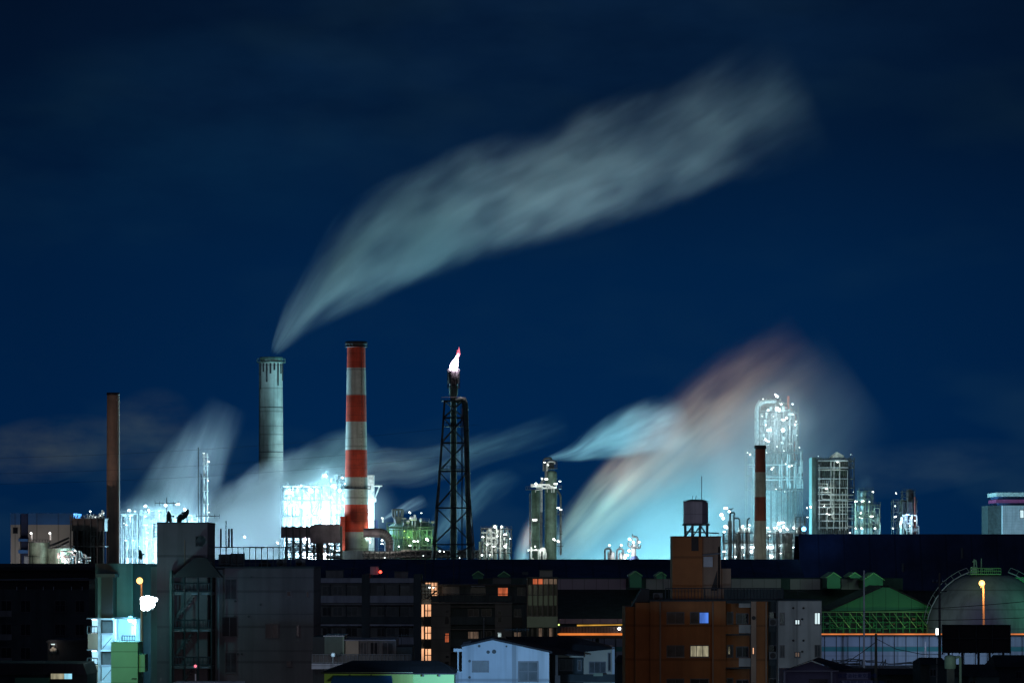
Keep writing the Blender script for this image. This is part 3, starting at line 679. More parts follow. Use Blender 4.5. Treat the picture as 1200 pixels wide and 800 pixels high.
# white slim slab tower and elbow duct right of the striped chimney
v = View(1455); D = 1455
th = thing('slab_tower', 'narrow bright white tower with a side bracket beside the striped chimney', 'tower', (v.x(435), D, 0))
MB().box(v.x(429), v.x(438.5), D, D+4, 0, v.z(556.5)).build('shaft', M['bright_steel'], th)
mb = MB(); mb.bar((v.x(438), D, v.z(569)), (v.x(448), D, v.z(569)), .3); mb.bar((v.x(438.5), D, v.z(586)), (v.x(445), D, v.z(569)), .25); mb.box(v.x(438), v.x(441), D-.5, D+.5, v.z(588), v.z(583)); mb.build('bracket', M['bright_steel'], th)
MB().box(v.x(438.6), v.x(443), D+1, D+4, 0, v.z(609)).build('annex', M['navy_roof'], th)
MB().box(v.x(429), v.x(438.5), D-.1, D, v.z(611), v.z(610)).build('seam', M['steel'], th)
lamps(th, v, D-3, [(430, 600, 2.4)], 'bulb', 2500, (.55,.85,1)); lamps(th, v, D-3, [(432, 631, 2.0), (448, 633, 1.3), (448, 637, 1.2), (434, 635, 1.0)], 'bulb')
spot((v.x(440), D-22, v.z(640)), (v.x(434), D, v.z(580)), 22000, (.7,.97,1), 60)
v = View(1415); D = 1415
th = thing('elbow_duct', 'fat ribbed duct curving down beside the striped chimney', 'duct', (v.x(450), D, 0))
pts = [(v.x(426), D, v.z(624)), (v.x(440), D, v.z(624))]
for k in range(1, 9): a = math.pi/2*(1-k/8); pts.append((v.x(444+12*math.cos(a)), D, v.z(637-13*math.sin(a))))
pts.append((v.x(456), D, v.z(650))); pts.append((v.x(456), D, 0))
MB().tube(pts, 5.4*v.s, 20).build('duct_body', M['duct'], th)
for i in range(2, 11):
    p = Vector(pts[i]); q = Vector(pts[i-1]); d = (p-q).normalized()*.3
    MB().cyl(p-d, p+d, 5.75*v.s, n=20).build('rib', M['dark_steel'], th)
point(v.x(470), D-14, v.z(640), 900, (1,.8,.7), 1)
th = thing('pipe_bridge', 'low dark pipe bridge running from the striped chimney to the flare tower', 'pipe bridge', (v.x(480), D-8, 0))
frame_tower(th, v, D-8, 428, 560, 645, 5, 22, [646, 652], 'dark_steel', .15, .4, random.Random(51))
for k in range(5): pipe(th, v, D-10+k, [(426, 647+k*2.0), (470, 647+k*2.0), (472, 645+k*2.0), (562, 645+k*2.0)], .3, ('steel', 'dark_steel', 'duct')[k % 3])
lamps(th, v, D-12, [(516, 645.5, .9), (521, 646, .7), (535, 648.5, .7), (539, 653.5, .7), (452, 653, .6), (497, 651, .5)], 'bulb', 40)
# ---- green lit cooling unit
v = View(1440); D = 1440
th = thing('cooling_unit', 'low unit with green glowing bays under a railed deck and a crown shaped vent', 'process unit', (v.x(480), D, 0), PL)
MB().lathe(v.x(482), D+10, [(29*v.s, 0), (29*v.s, v.z(622)), (27*v.s, v.z(616)), (20*v.s, v.z(611)), (6*v.s, v.z(608))], 40).build('domed_tank', M['green_steel'], th)
frame_tower(th, v, D-1.5, 456, 506, 620, 4, 9, [621, 630, 639], 'green_steel', .11, .4, random.Random(61)); frame_tower(th, v, D+8, 462, 502, 610, 5, 6, [611], 'steel', .1, .2, random.Random(64)); pipework(th, v, D-2, 453, 512, 612, 650, 16, 62, 'green_steel', .16, 3)
small_drums(th, v, D-1, 470, 508, 606, 612, 8, 63, 'steel')
mb = MB()
for k in range(9):
    a = 2*math.pi*k/9; mb.bar((v.x(466)+5.5*v.s*math.cos(a), D+5.5*v.s*math.sin(a), v.z(606)), (v.x(466)+6.5*v.s*math.cos(a), D+6.5*v.s*math.sin(a), v.z(597)), .35)
mb.lathe(v.x(466), D, [(6*v.s, v.z(598)), (6.8*v.s, v.z(597)), (6*v.s, v.z(596)), (5*v.s, v.z(596.5))], 18); mb.lathe(v.x(466), D, [(3*v.s, v.z(613)), (5.5*v.s, v.z(606)), (5.2*v.s, v.z(605))], 18)
mb.build('vent_crown', M['dark_steel'], th)
pipe(th, v, D-3, [(449, 612), (449, 606)], .3, 'bright_steel'); lamps(th, v, D-4, [(480.5, 600.5, 1.6), (494, 601, 1.0), (448, 607, 1.0)], 'bulb_soft', 400)
lamps(th, v, D-1, [(473, 630, 1.3), (474, 622, .9), (479, 629, .9), (484, 622, .7), (484, 634, .9), (492, 620, .7)], 'bulb_lime', 200, (.6,1,.3))
lamps(th, v, D-7, [(486, 634, 1.4), (490, 634, 1.2), (501, 632, 2.2), (511, 634, 1.4), (481, 639, 1.2), (468, 640, .8)], 'bulb', 250, (.85,1,.7))
for a, b in ((460, 625), (480, 626), (500, 624), (511, 632)): point(v.x(a), D-5, v.z(b), 420, (.35,1,.3), .6)
# ---- small spiky unit
v = View(1430); D = 1430
th = thing('process_unit', 'small crowded silver unit between the flare tower and the twin columns', 'process unit', (v.x(582), D, 0), PL)
for px, r, t_ in ((568, 2.6, 625), (574, 2, 620), (580, 3, 614), (588, 2.4, 616), (594, 3.4, 623), (563, 2, 634)): vessel(th, v, D+2, px, r, t_, m='bright_steel')
frame_tower(th, v, D, 564, 599, 620, 7, 5, [620, 630, 639, 648], 'dark_steel', .15, .4, random.Random(71)); pipework(th, v, D-2, 564, 598, 616, 650, 18, 72, 'bright_steel', .15, 3); small_drums(th, v, D-3, 566, 597, 620, 644, 14, 73)
lamps(th, v, D-6, [(580, 617, 1.9), (588, 617, 1.4), (566, 629, 1.2), (592, 626, 1.8), (592, 640, 1.8), (565, 650, 1.2), (574, 650, 1.0), (571, 638, 1.2), (598, 631, .9), (579, 640, 1.2), (583, 628, .8)], 'bulb', 130, (.95,.97,.9))
# ---- twin columns
v = View(1420); D = 1420
th = thing('distillation_column', 'pair of tall green columns, the taller one trailing steam from its top', 'column', (v.x(640), D, 0))
vessel(th, v, D, 645.5, 7.2, 551, m='green_steel', name='column'); vessel(th, v, D, 627.5, 5.0, 573, m='green_steel', name='column')
mb = MB(); ring(mb, v.x(644.5), D, 6.4*v.s, v.z(549), .6, 3); mb.lathe(v.x(644), D, [(5.5*v.s, v.z(550)), (5.5*v.s, v.z(542)), (3*v.s, v.z(540))], 18); mb.build('head', M['dark_steel'], th)
hook(th, v, D-3, 637, 552, 537, 9, 'dark_steel', .35); hook(th, v, D-4, 641, 552, 541, 9, 'steel', .3)
pipe(th, v, D-3, [(634, 660), (634, 565), (640, 560), (640, 545)], .5, 'dark_steel'); pipe(th, v, D-4, [(634.5, 600), (634.5, 572), (628, 571)], .4, 'steel')
pipe(th, v, D-2, [(657, 650), (657, 580), (652, 573)], .35, 'dark_steel'); pipe(th, v, D-3, [(621, 660), (621, 578)], .22, 'dark_steel')
for a, b, py in ((616, 635, 574), (632, 658, 573), (651, 660, 603), (652, 660, 640), (617, 640, 648), (622, 636, 612), (653, 659, 626)):
    d = MB().box(v.x(a), v.x(b), D-4, D-1, v.z(py), v.z(py)+.2); n = max(2, int((b-a)/2))
    for i in range(n+1): d.bar((v.x(a+(b-a)*i/n), D-4, v.z(py)), (v.x(a+(b-a)*i/n), D-4, v.z(py)+1.2), .05)
    d.bar((v.x(a), D-4, v.z(py)+1.2), (v.x(b), D-4, v.z(py)+1.2), .06); d.build('platform', M['dark_steel'], th)
mb = MB(); mb.bar((v.x(656.5), D-3, v.z(650)), (v.x(656.5), D-3, v.z(605)), .06); mb.bar((v.x(658), D-3, v.z(650)), (v.x(658), D-3, v.z(605)), .06)
for k in range(30): mb.bar((v.x(656.5), D-3, v.z(650-k*1.5)), (v.x(658), D-3, v.z(650-k*1.5)), .04)
mb.build('ladder', M['steel'], th)
pipework(th, v, D-5, 622, 652, 568, 574, 6, 84, 'bright_steel', .2, 1); pipework(th, v, D-5, 618, 640, 640, 655, 8, 85, 'bright_steel', .2, 1)
lamps(th, v, D-5.5, [(628, 567, 1.9), (635, 561, 1.8), (640, 561.5, 2.0), (651, 567, 2.2), (656, 564, 1.4), (626.5, 609, 2.8), (654, 595, 1.8), (657, 597, 1.5), (649, 632, 2.0), (654, 634, 2.0), (627, 640, 1.4), (628, 644, 1.6), (638, 542, 1.2), (642, 545, 1.1), (619, 645, .8), (636, 645, .9), (661, 658, 1.8)], 'bulb_soft', 130, (.93,1,.95))
spot((v.x(600), D-70, 10), (v.x(640), D, v.z(600)), 30000, (.6,.95,.8), 60)
# ---- small vents on the teal steam
v = View(1400); D = 1400
th = thing('vent_group', 'two hooped vent pipes and a small lamp lit column before the teal steam', 'vent', (v.x(725), D, 0))
for a, b in ((709, 716), (723, 730)): pipe(th, v, D, [(a, 662), (a, 642.5), (b, 642.5), (b, 650)], .35, 'dark_steel', 'vent_pipe'); pipe(th, v, D, [((a+b)/2, 642), ((a+b)/2, 640)], .2, 'dark_steel', 'vent_pipe')
vessel(th, v, D+1, 716.5, 4.4, 645.5, m='steel'); vessel(th, v, D+1, 728, 2.6, 647, m='steel'); vessel(th, v, D, 742.5, 3.0, 637, m='steel')
pipe(th, v, D-1, [(741, 640), (741, 625)], .2, 'dark_steel', 'vent_pipe'); pipe(th, v, D-1, [(741, 628), (747, 629), (747, 642)], .35, 'dark_steel', 'vent_pipe'); pipe(th, v, D-1, [(736.5, 635), (736.5, 640.5), (750, 642), (750, 638)], .3, 'dark_steel', 'vent_pipe')
mb = MB().lathe(v.x(743), D-2, [(6*v.s, 0), (6*v.s, v.z(655)), (3.4*v.s, v.z(651))], 14); mb.build('skirt', M['navy_roof'], th)
lamps(th, v, D-2, [(714, 638.5, 1.1), (728, 638.5, 1.1), (737.5, 631.5, 1.9), (742, 635, 1.6), (749, 635, 1.5), (734, 650, 2.6), (737, 645, 2.2), (732, 653, 1.8)], 'bulb', 500, (.95,.98,1))
# ---- right cluster
v = View(1410); D = 1410
th = thing('process_unit', 'dense row of dark columns and white lamps around the old banded chimney', 'process unit', (v.x(895), D, 0), PL)
for px, r, t_ in ((855.5, 2.6, 610), (866, 2.4, 623), (875.5, 2.2, 623), (911, 2.4, 622)): vessel(th, v, D, px, r, t_, m='dark_steel', dome=False)
vessel(th, v, D, 922.5, 6.2, 628, m='green_steel', dome=False); MB().lathe(v.x(922.5), D, [(6.5*v.s, v.z(632)), (6.5*v.s, v.z(625)), (4*v.s, v.z(624))], 22).build('collar', M['dark_steel'], th)
vessel(th, v, D, 936, 2.8, 617, m='steel'); vessel(th, v, D+2, 868.5, 3.0, 617, m='bright_steel', yb=625); vessel(th, v, D+2, 877, 2.6, 618, m='bright_steel', yb=625)
hook(th, v, D-3, 855, 614, 600.5, 5, 'dark_steel', .32); pipe(th, v, D-3, [(859.5, 655), (859.5, 603)], .3, 'dark_steel'); pipe(th, v, D-3, [(860, 607), (866, 607), (866.5, 620)], .28, 'dark_steel'); pipe(th, v, D-3, [(875, 622), (875, 609), (878, 606.5)], .26, 'dark_steel'); pipe(th, v, D-3, [(853, 597), (859, 595.5)], .16, 'dark_steel')
frame_tower(th, v, D, 848, 885, 624, 6, 5, [624, 636, 650], 'dark_steel', .13, .3, random.Random(91)); frame_tower(th, v, D, 900, 940, 624, 6, 6, [625, 636, 647], 'dark_steel', .13, .3, random.Random(92)); frame_tower(th, v, D, 932, 943, 606, 4, 2, [606, 612, 620], 'dark_steel', .12, .3, random.Random(93))
pipework(th, v, D+4, 848, 942, 622, 654, 26, 94, 'steel', .13, 3); small_drums(th, v, D+4, 850, 942, 622, 650, 22, 95)
lamps(th, v, D+3, [(851, 595, 2.2), (846, 603, 2.2), (848, 607, 2.2), (855, 599, 1.6), (851, 617, 2.6), (849, 623, 1.6), (869, 619, 1.5), (871, 616, 1.2), (878, 619, 1.5), (879, 615, 1.0), (849.5, 646, 2.0), (850, 654, 1.4), (871, 641, 2.0), (872, 650, 1.5), (882, 641, 2.2), (881, 646, 2.0), (861, 640, 1.4), (862, 652, 1.4),
    (903, 641, 4.0), (905, 652, 2.0), (913, 613, 2.6), (917, 612, 2.4), (919, 617, 2.6), (911, 618, 1.8), (923, 620, 1.6), (915, 621, 2.0), (900, 618, 1.0), (914, 639, 2.0), (931, 618, 1.8), (932, 636, 1.2), (930, 641, 1.2), (908, 618, 1.2), (902, 627, .9), (915, 648, 1.2)], 'bulb', 260, (.75,.97,1))
lamps(th, v, D-7, [(936, 647, 2.4), (936, 651, 2.0)], 'bulb_soft'); lamps(th, v, D-7, [(944.5, 606, 1.0)], 'bulb_soft')

# ---- tall lit reactor
v = View(1640); D = 1640
v = View(1660); D = 1660
th = thing('reactor_tower', 'tallest tower, a wide drum with white lamps and looping pipes, half lost in steam', 'tower', (v.x(908), D, 0))
MB().lathe(v.x(908), D, [(26*v.s, 0), (26*v.s, v.z(560)), (22*v.s, v.z(532)), (20.5*v.s, v.z(528)), (20.5*v.s, v.z(480)), (18*v.s, v.z(474)), (8*v.s, v.z(470))], 32).build('drum', M['steel'], th)
pipe(th, v, D-9, [(887, 660), (887, 472), (908, 471)], .9, 'bright_steel'); pipe(th, v, D-9, [(884, 560), (884, 478), (889, 470)], .5, 'steel')
pipe(th, v, D-9, [(922, 480), (922, 465)], .5, 'chimney_red'); pipe(th, v, D-9, [(918, 478), (924, 480), (930, 488), (930, 540)], .6, 'chimney_red'); pipe(th, v, D-8, [(926, 500), (926, 660)], .6, 'dark_steel')
frame_tower(th, v, D, 888, 933, 477, 24, 7, [484, 492, 500, 508, 517, 526], 'dark_steel', .16, .4, random.Random(101)); frame_tower(th, v, D-14, 872, 936, 528, 12, 9, [531, 545, 558, 575], 'dark_steel', .14, .3, random.Random(102))
frame_tower(th, v, D, 898, 914, 467, 4, 3, [470, 473], 'bright_steel', .15, .5, random.Random(103)); pipework(th, v, D-13, 888, 932, 478, 530, 16, 104, 'steel', .2, 1); pipework(th, v, D-22, 874, 936, 530, 570, 16, 105, 'steel', .2, 1)
small_drums(th, v, D-12, 890, 930, 480, 535, 26, 106)
lamps(th, v, D-24, [(906, 467, 1.8), (904, 465, 1.0), (907, 482, 3.4), (897, 506, 2.6), (913, 506, 2.6), (913, 494, 2.0), (917, 492, 1.2), (893, 517, 1.6), (896, 519, 1.2), (896, 483, 1.4), (911, 476, 1.0), (893, 500, 1.0), (927, 500, .9), (924, 476, .8)], 'bulb', 420, (.75,.95,1))
lamps(th, v, D-24, [(889, 490, .8), (902, 490, .7), (925, 488, .7), (928, 496, .7), (929, 512, .6), (906, 525, .8), (914, 530, .8), (875, 534, 1.2), (872, 532, .8), (894, 532, .8), (920, 548, 1.4), (923, 547, 1.2), (900, 551, 1.6), (902, 549, 1.2), (932, 526, .9), (916, 545, .8), (905, 574, .8), (915, 577, .8), (909, 571, .5), (882, 575, 1.2), (882, 590, 1.4), (882, 600, 1.0), (890, 470, .8)], 'bulb_soft')
for a, b in ((900, 490), (918, 500), (895, 515), (915, 480)): point(v.x(a), D-24, v.z(b), 700, (.7,.92,1), 1)
point(v.x(908), D-30, v.z(545), 2500, (.5,.9,1), 2)
# ---- square frame building right of it
v = View(1520); D = 1520
th = thing('frame_building', 'square open framed building with many bright floor edges and a white peak on top', 'building', (v.x(975), D, 0))
MB().box(v.x(950), v.x(956), D-6, D+8, 0, v.z(536)).build('stair_shaft', M['teal_wall'], th)
MB().box(v.x(957), v.x(994), D+2, D+12, 0, v.z(540)).build('core', M['dark_steel'], th)
lev = [540, 548, 561, 571.5, 579, 586, 594, 602, 610, 618]
frame_tower(th, v, D, 955, 999, 536, 13, 8, lev, 'dark_steel', .13, .15, random.Random(111)); frame_tower(th, v, D-1, 957, 992, 537, 12, 16, [571.5, 594, 618], 'dark_steel', .12, .1, random.Random(112), deck=False)
for py in lev: MB().box(v.x(957), v.x(992), D-7.4, D-6.8, v.z(py+.8), v.z(py-.4)).build('floor_edge', M['pale_rail'], th)
MB().box(v.x(960), v.x(991), D-5, D+1, v.z(569), v.z(563)).build('wall_panel', M['pale_rail'], th); MB().box(v.x(962), v.x(991), D-4, D+1, v.z(558), v.z(551)).build('wall_panel', M['green_steel'], th)
MB().prism([(v.x(973), v.z(535)), (v.x(980), v.z(529.5)), (v.x(988), v.z(534)), (v.x(988), v.z(536)), (v.x(973), v.z(536))], D-4, D+4).build('roof_peak', M['bright_steel'], th)
pipework(th, v, D-7.5, 957, 998, 540, 618, 14, 113, 'steel', .14, .3)
lamps(th, v, D-8, [(966.5, 573, 1.3), (979.5, 542, 1.0), (967, 602, .9), (964, 593, .7), (994, 624, 1.3), (970, 603, .8), (957, 535, .4), (995, 533, .4)], 'bulb_soft', 250, (.9,1,.9)); lamps(th, v, D-8, [(948, 594, 1.3), (944, 595, .9)], 'bulb', 200)
for a, b in ((975, 556), (965, 575), (985, 590), (975, 610), (980, 538)): point(v.x(a), D-14, v.z(b), 520, (.65,1,.9), 1)
# ---- green lit group and dark blue group
v = View(1560); D = 1560
th = thing('process_unit', 'group of lattice columns glowing pale green right of the square framed building', 'process unit', (v.x(1014), D, 0), PL)
frame_tower(th, v, D, 1000, 1030, 590, 9, 5, [592, 606, 618], 'dark_steel', .11, .5, random.Random(121)); frame_tower(th, v, D, 1006, 1022, 574, 6, 2, [575, 584], 'dark_steel', .13, .6, random.Random(122))
for px, t_, r in ((1012, 576, 3.2), (1021, 600, 2.6), (1004, 598, 2.2), (1028, 606, 2.4)): vessel(th, v, D+1, px, r, t_, m='steel')
pipework(th, v, D-4, 1000, 1030, 585, 624, 16, 123, 'steel', .14, 2)
lamps(th, v, D-7, [(1000.5, 587.5, 1.3), (1002.5, 587.5, .9), (1008, 587.5, 1.4), (1010, 587, 1), (1017, 588, 1.0), (1021, 576.5, 1.3), (1007, 601, 1.3), (1005.5, 606, 1.0), (1008, 607, .8), (1019.5, 605, 2.0), (1001, 619, 1.2), (1008, 619, 1.6), (1023.5, 619, 1.7), (998.5, 576.5, .8)], 'bulb_soft', 300, (.5,1,.65))
plume('steam', 'faint green mist around the lattice columns at the right', 1560, [(1014, 640, 20), (1014, 610, 20), (1014, 580, 16), (1014, 555, 10)], .02, fade=(0,.1,.5,1.0), streak=1.5, along=.6, step=.8, edge=.7, fine=.2, seed=6.5)
th = thing('process_unit', 'dark tower with a blue lamp and white pipes, right of the green lit columns', 'process unit', (v.x(1060), D, 0), PL)
vessel(th, v, D, 1066, 4.2, 573, m='duct'); vessel(th, v, D, 1058, 4, 585, m='dark_steel'); vessel(th, v, D-1, 1057.5, 3.2, 612, m='steel')
frame_tower(th, v, D, 1046, 1073, 586, 8, 5, [588, 600, 610, 618], 'dark_steel', .13, .5, random.Random(131)); frame_tower(th, v, D, 1057, 1071, 575, 5, 2, [576, 582], 'dark_steel', .12, .5, random.Random(132))
pipework(th, v, D-4, 1056, 1075, 602, 624, 16, 133, 'bright_steel', .14, 2); pipe(th, v, D-4, [(1071, 626), (1071, 582)], .35, 'chimney_old_red'); small_drums(th, v, D-4, 1053, 1074, 606, 622, 10, 134)
lamps(th, v, D-7, [(1048, 578, 1.1), (1047, 593, 1.1), (1046.5, 605.5, 1.3), (1048, 605, .9), (1053.5, 611, 1.1), (1044.5, 619, 1.1), (1070, 610, 1.0), (1066, 607, .8), (1064, 616, 1.0), (1053, 614, .9)], 'bulb_soft', 110, (.8,.9,1)); lamps(th, v, D-7, [(1061.5, 603, 1.9)], 'bulb_blue', 1500, (.35,.6,1))
# ---- pale far right building
v = View(1600); D = 1600
th = thing('plant_building', 'pale block with a pink stripe under a flat roof at the right edge', 'building', (v.x(1185), D, 0))
MB().box(v.x(1175), v.x(1245), D, D+25, 0, v.z(592)).build('wall', M['tank_panel'], th); MB().box(v.x(1159), v.x(1175), D+4, D+25, 0, v.z(592)).build('side_wall', M['dark_steel'], th)
MB().box(v.x(1167), v.x(1246), D-.5, D+25, v.z(589), v.z(585)).build('stripe', M['pink_stripe'], th); MB().box(v.x(1166.5), v.x(1247), D-3, D+27, v.z(581.5), v.z(577)).build('roof', M['bright_steel'], th); MB().box(v.x(1170), v.x(1243), D+2, D+25, v.z(592), v.z(581.5)).build('attic', M['navy_roof'], th)
w_ = MB().box(v.x(1195), v.x(1200), D-.2, D, v.z(607), v.z(597)).build('window', M['frame'], th); MB().box(v.x(1195.6), v.x(1199.4), D-.3, D-.22, v.z(606.4), v.z(597.6)).build('pane', M['win_white'], w_)
point(v.x(1190), D-40, 16, 3800, (.85,.88,1), 1)
# ================================================================== LONG SHEDS
def shed(label, D, x0, x1, ytop, ye, m, mw, depth=90, name='warehouse', ridge=12, slope=20):
    v = View(D); th = thing(name, label, 'warehouse', (v.x((x0+x1)/2), D, 0))
    vb = View(D+slope)
    zt = CAMZ-(ytop-HY)*vb.s; ze = v.z(ye)
    X0, X1 = v.x(x0), v.x(x1)
    MB().box(X0, X1, D+.5, D+depth, 0, ze-.4).build('wall', M[mw], th)
    mb = MB(); n = [(D, ze), (D+slope, zt), (D+slope+ridge, zt), (D+max(depth, slope+ridge+2), ze)]
    rr = random.Random(int(x1)); f0 = MB()
    for k in range(int((X1-X0)/11)):
        if rr.random() < .45:
            x = X0+k*11+rr.uniform(0, 6); f = rr.uniform(.15, .8); yy = D+slope*f; zz = ze+(zt-ze)*f
            if rr.random() < .5: f0.box(x, x+rr.uniform(.8, 2), yy-.6, yy+.6, zz-.3, zz+rr.uniform(.5, 1.1))
            else: f0.cyl((x, yy, zz-.3), (x, yy, zz+rr.uniform(1, 2.4)), .3)
    f0.build('roof_fittings', M['grey_wall'], th)['kind'] = 'stuff'
    vs = []
    for x in (X0-.6, X1+.6):
        for y, z in n: vs.append((x, y, z))
        for y, z in reversed(n): vs.append((x, y, z-.4))
    k = 8; mb.add(vs, [tuple(range(k)), tuple(range(2*k-1, k-1, -1))]+[(i, k+i, k+(i+1) % k, (i+1) % k) for i in range(k)]); mb.build('roof', M[m], th)
    return th
shed('long low shed with a dull brown roof behind the dark flats at the left edge', 900, -60, 182, 660, 672, 'brown_roof', 'dark_wall')
shed('very long warehouse with a navy roof across the middle of the view', 900, 180, 945, 655, 692, 'navy_roof', 'dark_wall', slope=34)
shed('big hall with a tall navy roof filling the right side', 960, 941, 1290, 625.5, 690, 'navy_roof', 'dark_wall', slope=6, depth=30)
v = View(955); D = 955
th = thing('corner_lamp', 'glaring blue white lamp on the left corner of the tall navy hall', 'lamp', (v.x(942), D, v.z(625)))
MB().bar((v.x(942), D+1, v.z(626)), (v.x(942), D, v.z(621)), .08).build('bracket', M['dark_steel'], th); MB().ball((v.x(942), D, v.z(619.5)), .55, 14, 9).build('lamp_glass', M['bulb_blue'], th)
point(v.x(942.5), D-1.2, v.z(621), 420, (.12,.42,1), .4)
# pink-banded hall in front of it
v = View(820); D = 820
th = thing('pink_band_hall', 'long hall with a mauve window band above a dark lower roof', 'warehouse', (v.x(830), D, 0))
MB().box(v.x(560), v.x(1058), D, D+30, 0, v.z(677.2)).build('wall', M['dark_wall'], th)
for a, b in ((653, 733.5), (757, 789), (857, 915), (926, 961), (986, 1011)): MB().box(v.x(a), v.x(b), D-.25, D, v.z(690.3), v.z(678)).build('panel_band', M['pink_panel'], th)
mb = MB(); mb.add([(v.x(560), D-28, v.z(726)), (v.x(1058), D-28, v.z(726)), (v.x(1058), D-.3, v.z(690.5)), (v.x(560), D-.3, v.z(690.5)), (v.x(560), D-28, v.z(726)-.4), (v.x(1058), D-28, v.z(726)-.4), (v.x(1058), D-.3, v.z(690.5)-.4), (v.x(560), D-.3, v.z(690.5)-.4)], [(0,1,2,3),(7,6,5,4),(0,4,5,1),(1,5,6,2),(2,6,7,3),(3,7,4,0)]); mb.build('lower_roof', M['dark_roof'], th)
MB().box(v.x(560), v.x(1058), D-27, D-1, 0, v.z(726)-.5).build('lower_wall', M['dark_wall'], th)
def dormer(px, peak, hw, base, D, lab):
    v = View(D); th = thing('roof_ventilator', lab, 'roof vent', (v.x(px), D, v.z(base)), 'gabled vents on the shed roofs')
    MB().prism([(v.x(px-hw*.86), v.z(base)), (v.x(px+hw*.86), v.z(base)), (v.x(px+hw*.86), v.z(peak+hw*.58)), (v.x(px), v.z(peak+1.2)), (v.x(px-hw*.86), v.z(peak+hw*.58))], D, D+14).build('wall', M['vent_green'], th)
    for s_ in (-1, 1):
        mb = MB(); e = .9*v.s; a = (v.x(px), v.z(peak)); b = (v.x(px+s_*hw), v.z(peak+hw*.68))
        poly = [a, b, (b[0], b[1]-e), (a[0], a[1]-e*1.3)]
        if s_ < 0: poly = poly[::-1]
        mb.prism(poly, D-.5, D+14.5); mb.build('roof_slope', M['lime_trim'], th)
for px, pk, hw, bs, DD, lab in ((560, 668.5, 7, 678, 812, 'faint green gabled vent, left one of the pair above the dark flats'), (590.5, 669, 7.5, 678, 811, 'faint green gabled vent, right one of the pair above the dark flats'), (745, 668.5, 8, 688, 810, 'green gabled vent left of the water tank building'),
    (775, 669.5, 6.5, 678, 809, 'small green gabled vent close to the orange penthouse'), (977, 670, 9, 689, 808, 'green gabled vent, left of three over the green hall'), (1002, 670, 7, 677, 807, 'smallest green gabled vent between two larger ones'), (1024, 670.5, 12.5, 689, 806, 'largest green gabled vent, right above the green hall')):
    dormer(px, pk, hw, bs, DD, lab)
v = View(800)
for px in (690, 726): point(v.x(px), 775, v.z(695), 300, (1,.75,.9), .5)
point(v.x(975), 790, v.z(660), 900, (.4,1,.6), 1); point(v.x(1024), 785, v.z(662), 1400, (.4,1,.6), 1); point(v.x(1000), 790, v.z(660), 600, (.4,1,.6), 1); point(v.x(750), 792, v.z(658), 250, (.4,1,.6), 1)
# ================================================================== BUILDINGS OF THE TOWN
def win(parent, v, D, x0, x1, y0, y1, pane='glass', nv=1, nh=0, fw=.07, fm='frame', part='window'):
    """framed window standing in a wall face at depth D; rows are y0 (top) .. y1 (bottom)"""
    a, b, t_, s_ = v.x(x0), v.x(x1), v.z(y0), v.z(y1); mb = MB()
    mb.box(a, b, D-.08, D+.02, t_-fw, t_).box(a, b, D-.11, D+.02, s_-.02, s_+fw).box(a, a+fw, D-.079, D+.02, s_+fw, t_-fw).box(b-fw, b, D-.079, D+.02, s_+fw, t_-fw)
    for i in range(1, nv+1): c = a+(b-a)*i/(nv+1); mb.box(c-fw*.4, c+fw*.4, D-.07, D+.01, s_+fw, t_-fw)
    for i in range(1, nh+1): c = s_+(t_-s_)*i/(nh+1); mb.box(a+fw, b-fw, D-.065, D+.01, c-fw*.35, c+fw*.35)
    o = mb.build(part, M[fm], parent)
    MB().box(a+fw*.5, b-fw*.5, D-.03, D+.01, s_+fw*.5, t_-fw*.5).build('pane', M[pane], o); return o
def rail(parent, v, D, x0, x1, y0, y1, step=.16, m='rail', r=.018, name='railing', ret=None, panel=None):
    mb = MB(); a, b, t_, s_ = v.x(x0), v.x(x1), v.z(y0), v.z(y1); n = max(2, int((b-a)/step))
    for i in range(n+1): x = a+(b-a)*i/n; mb.bar((x, D, s_), (x, D, t_), r*(2 if i % 12 == 0 else 1))
    mb.bar((a, D, t_), (b, D, t_), r*1.8); mb.bar((a, D, s_+.1), (b, D, s_+.1), r*1.5)
    if panel: mb.box(a, b, D-.01, D+.01, s_+.12, t_-.05)
    return mb.build(name, M[m], parent)
def bx(parent, name, m, v, x0, x1, y0, y1, D0, D1):
    return MB().box(v.x(x0), v.x(x1), D0, D1, v.z(y1), v.z(y0)).build(name, M[m], parent)
def gb(parent, name, m, v, x0, x1, y0, D0, D1):
    return MB().box(v.x(x0), v.x(x1), D0, D1, 0, v.z(y0)).build(name, M[m], parent)
def ac(v, D, x0, x1, y0, y1, lab):
    th = thing('air_conditioner', lab, 'air conditioner', (v.x((x0+x1)/2), D, v.z(y1)), 'air conditioner units on the dark roof')
    bx(th, 'casing', 'dark_wall', v, x0, x1, y0, y1, D, D+.6)
    MB().cyl((v.x((x0+x1)/2), D-.03, v.z((y0+y1)/2)), (v.x((x0+x1)/2), D, v.z((y0+y1)/2)), (v.x(x1)-v.x(x0))*.36, n=20).build('fan_grille', M['black'], th)
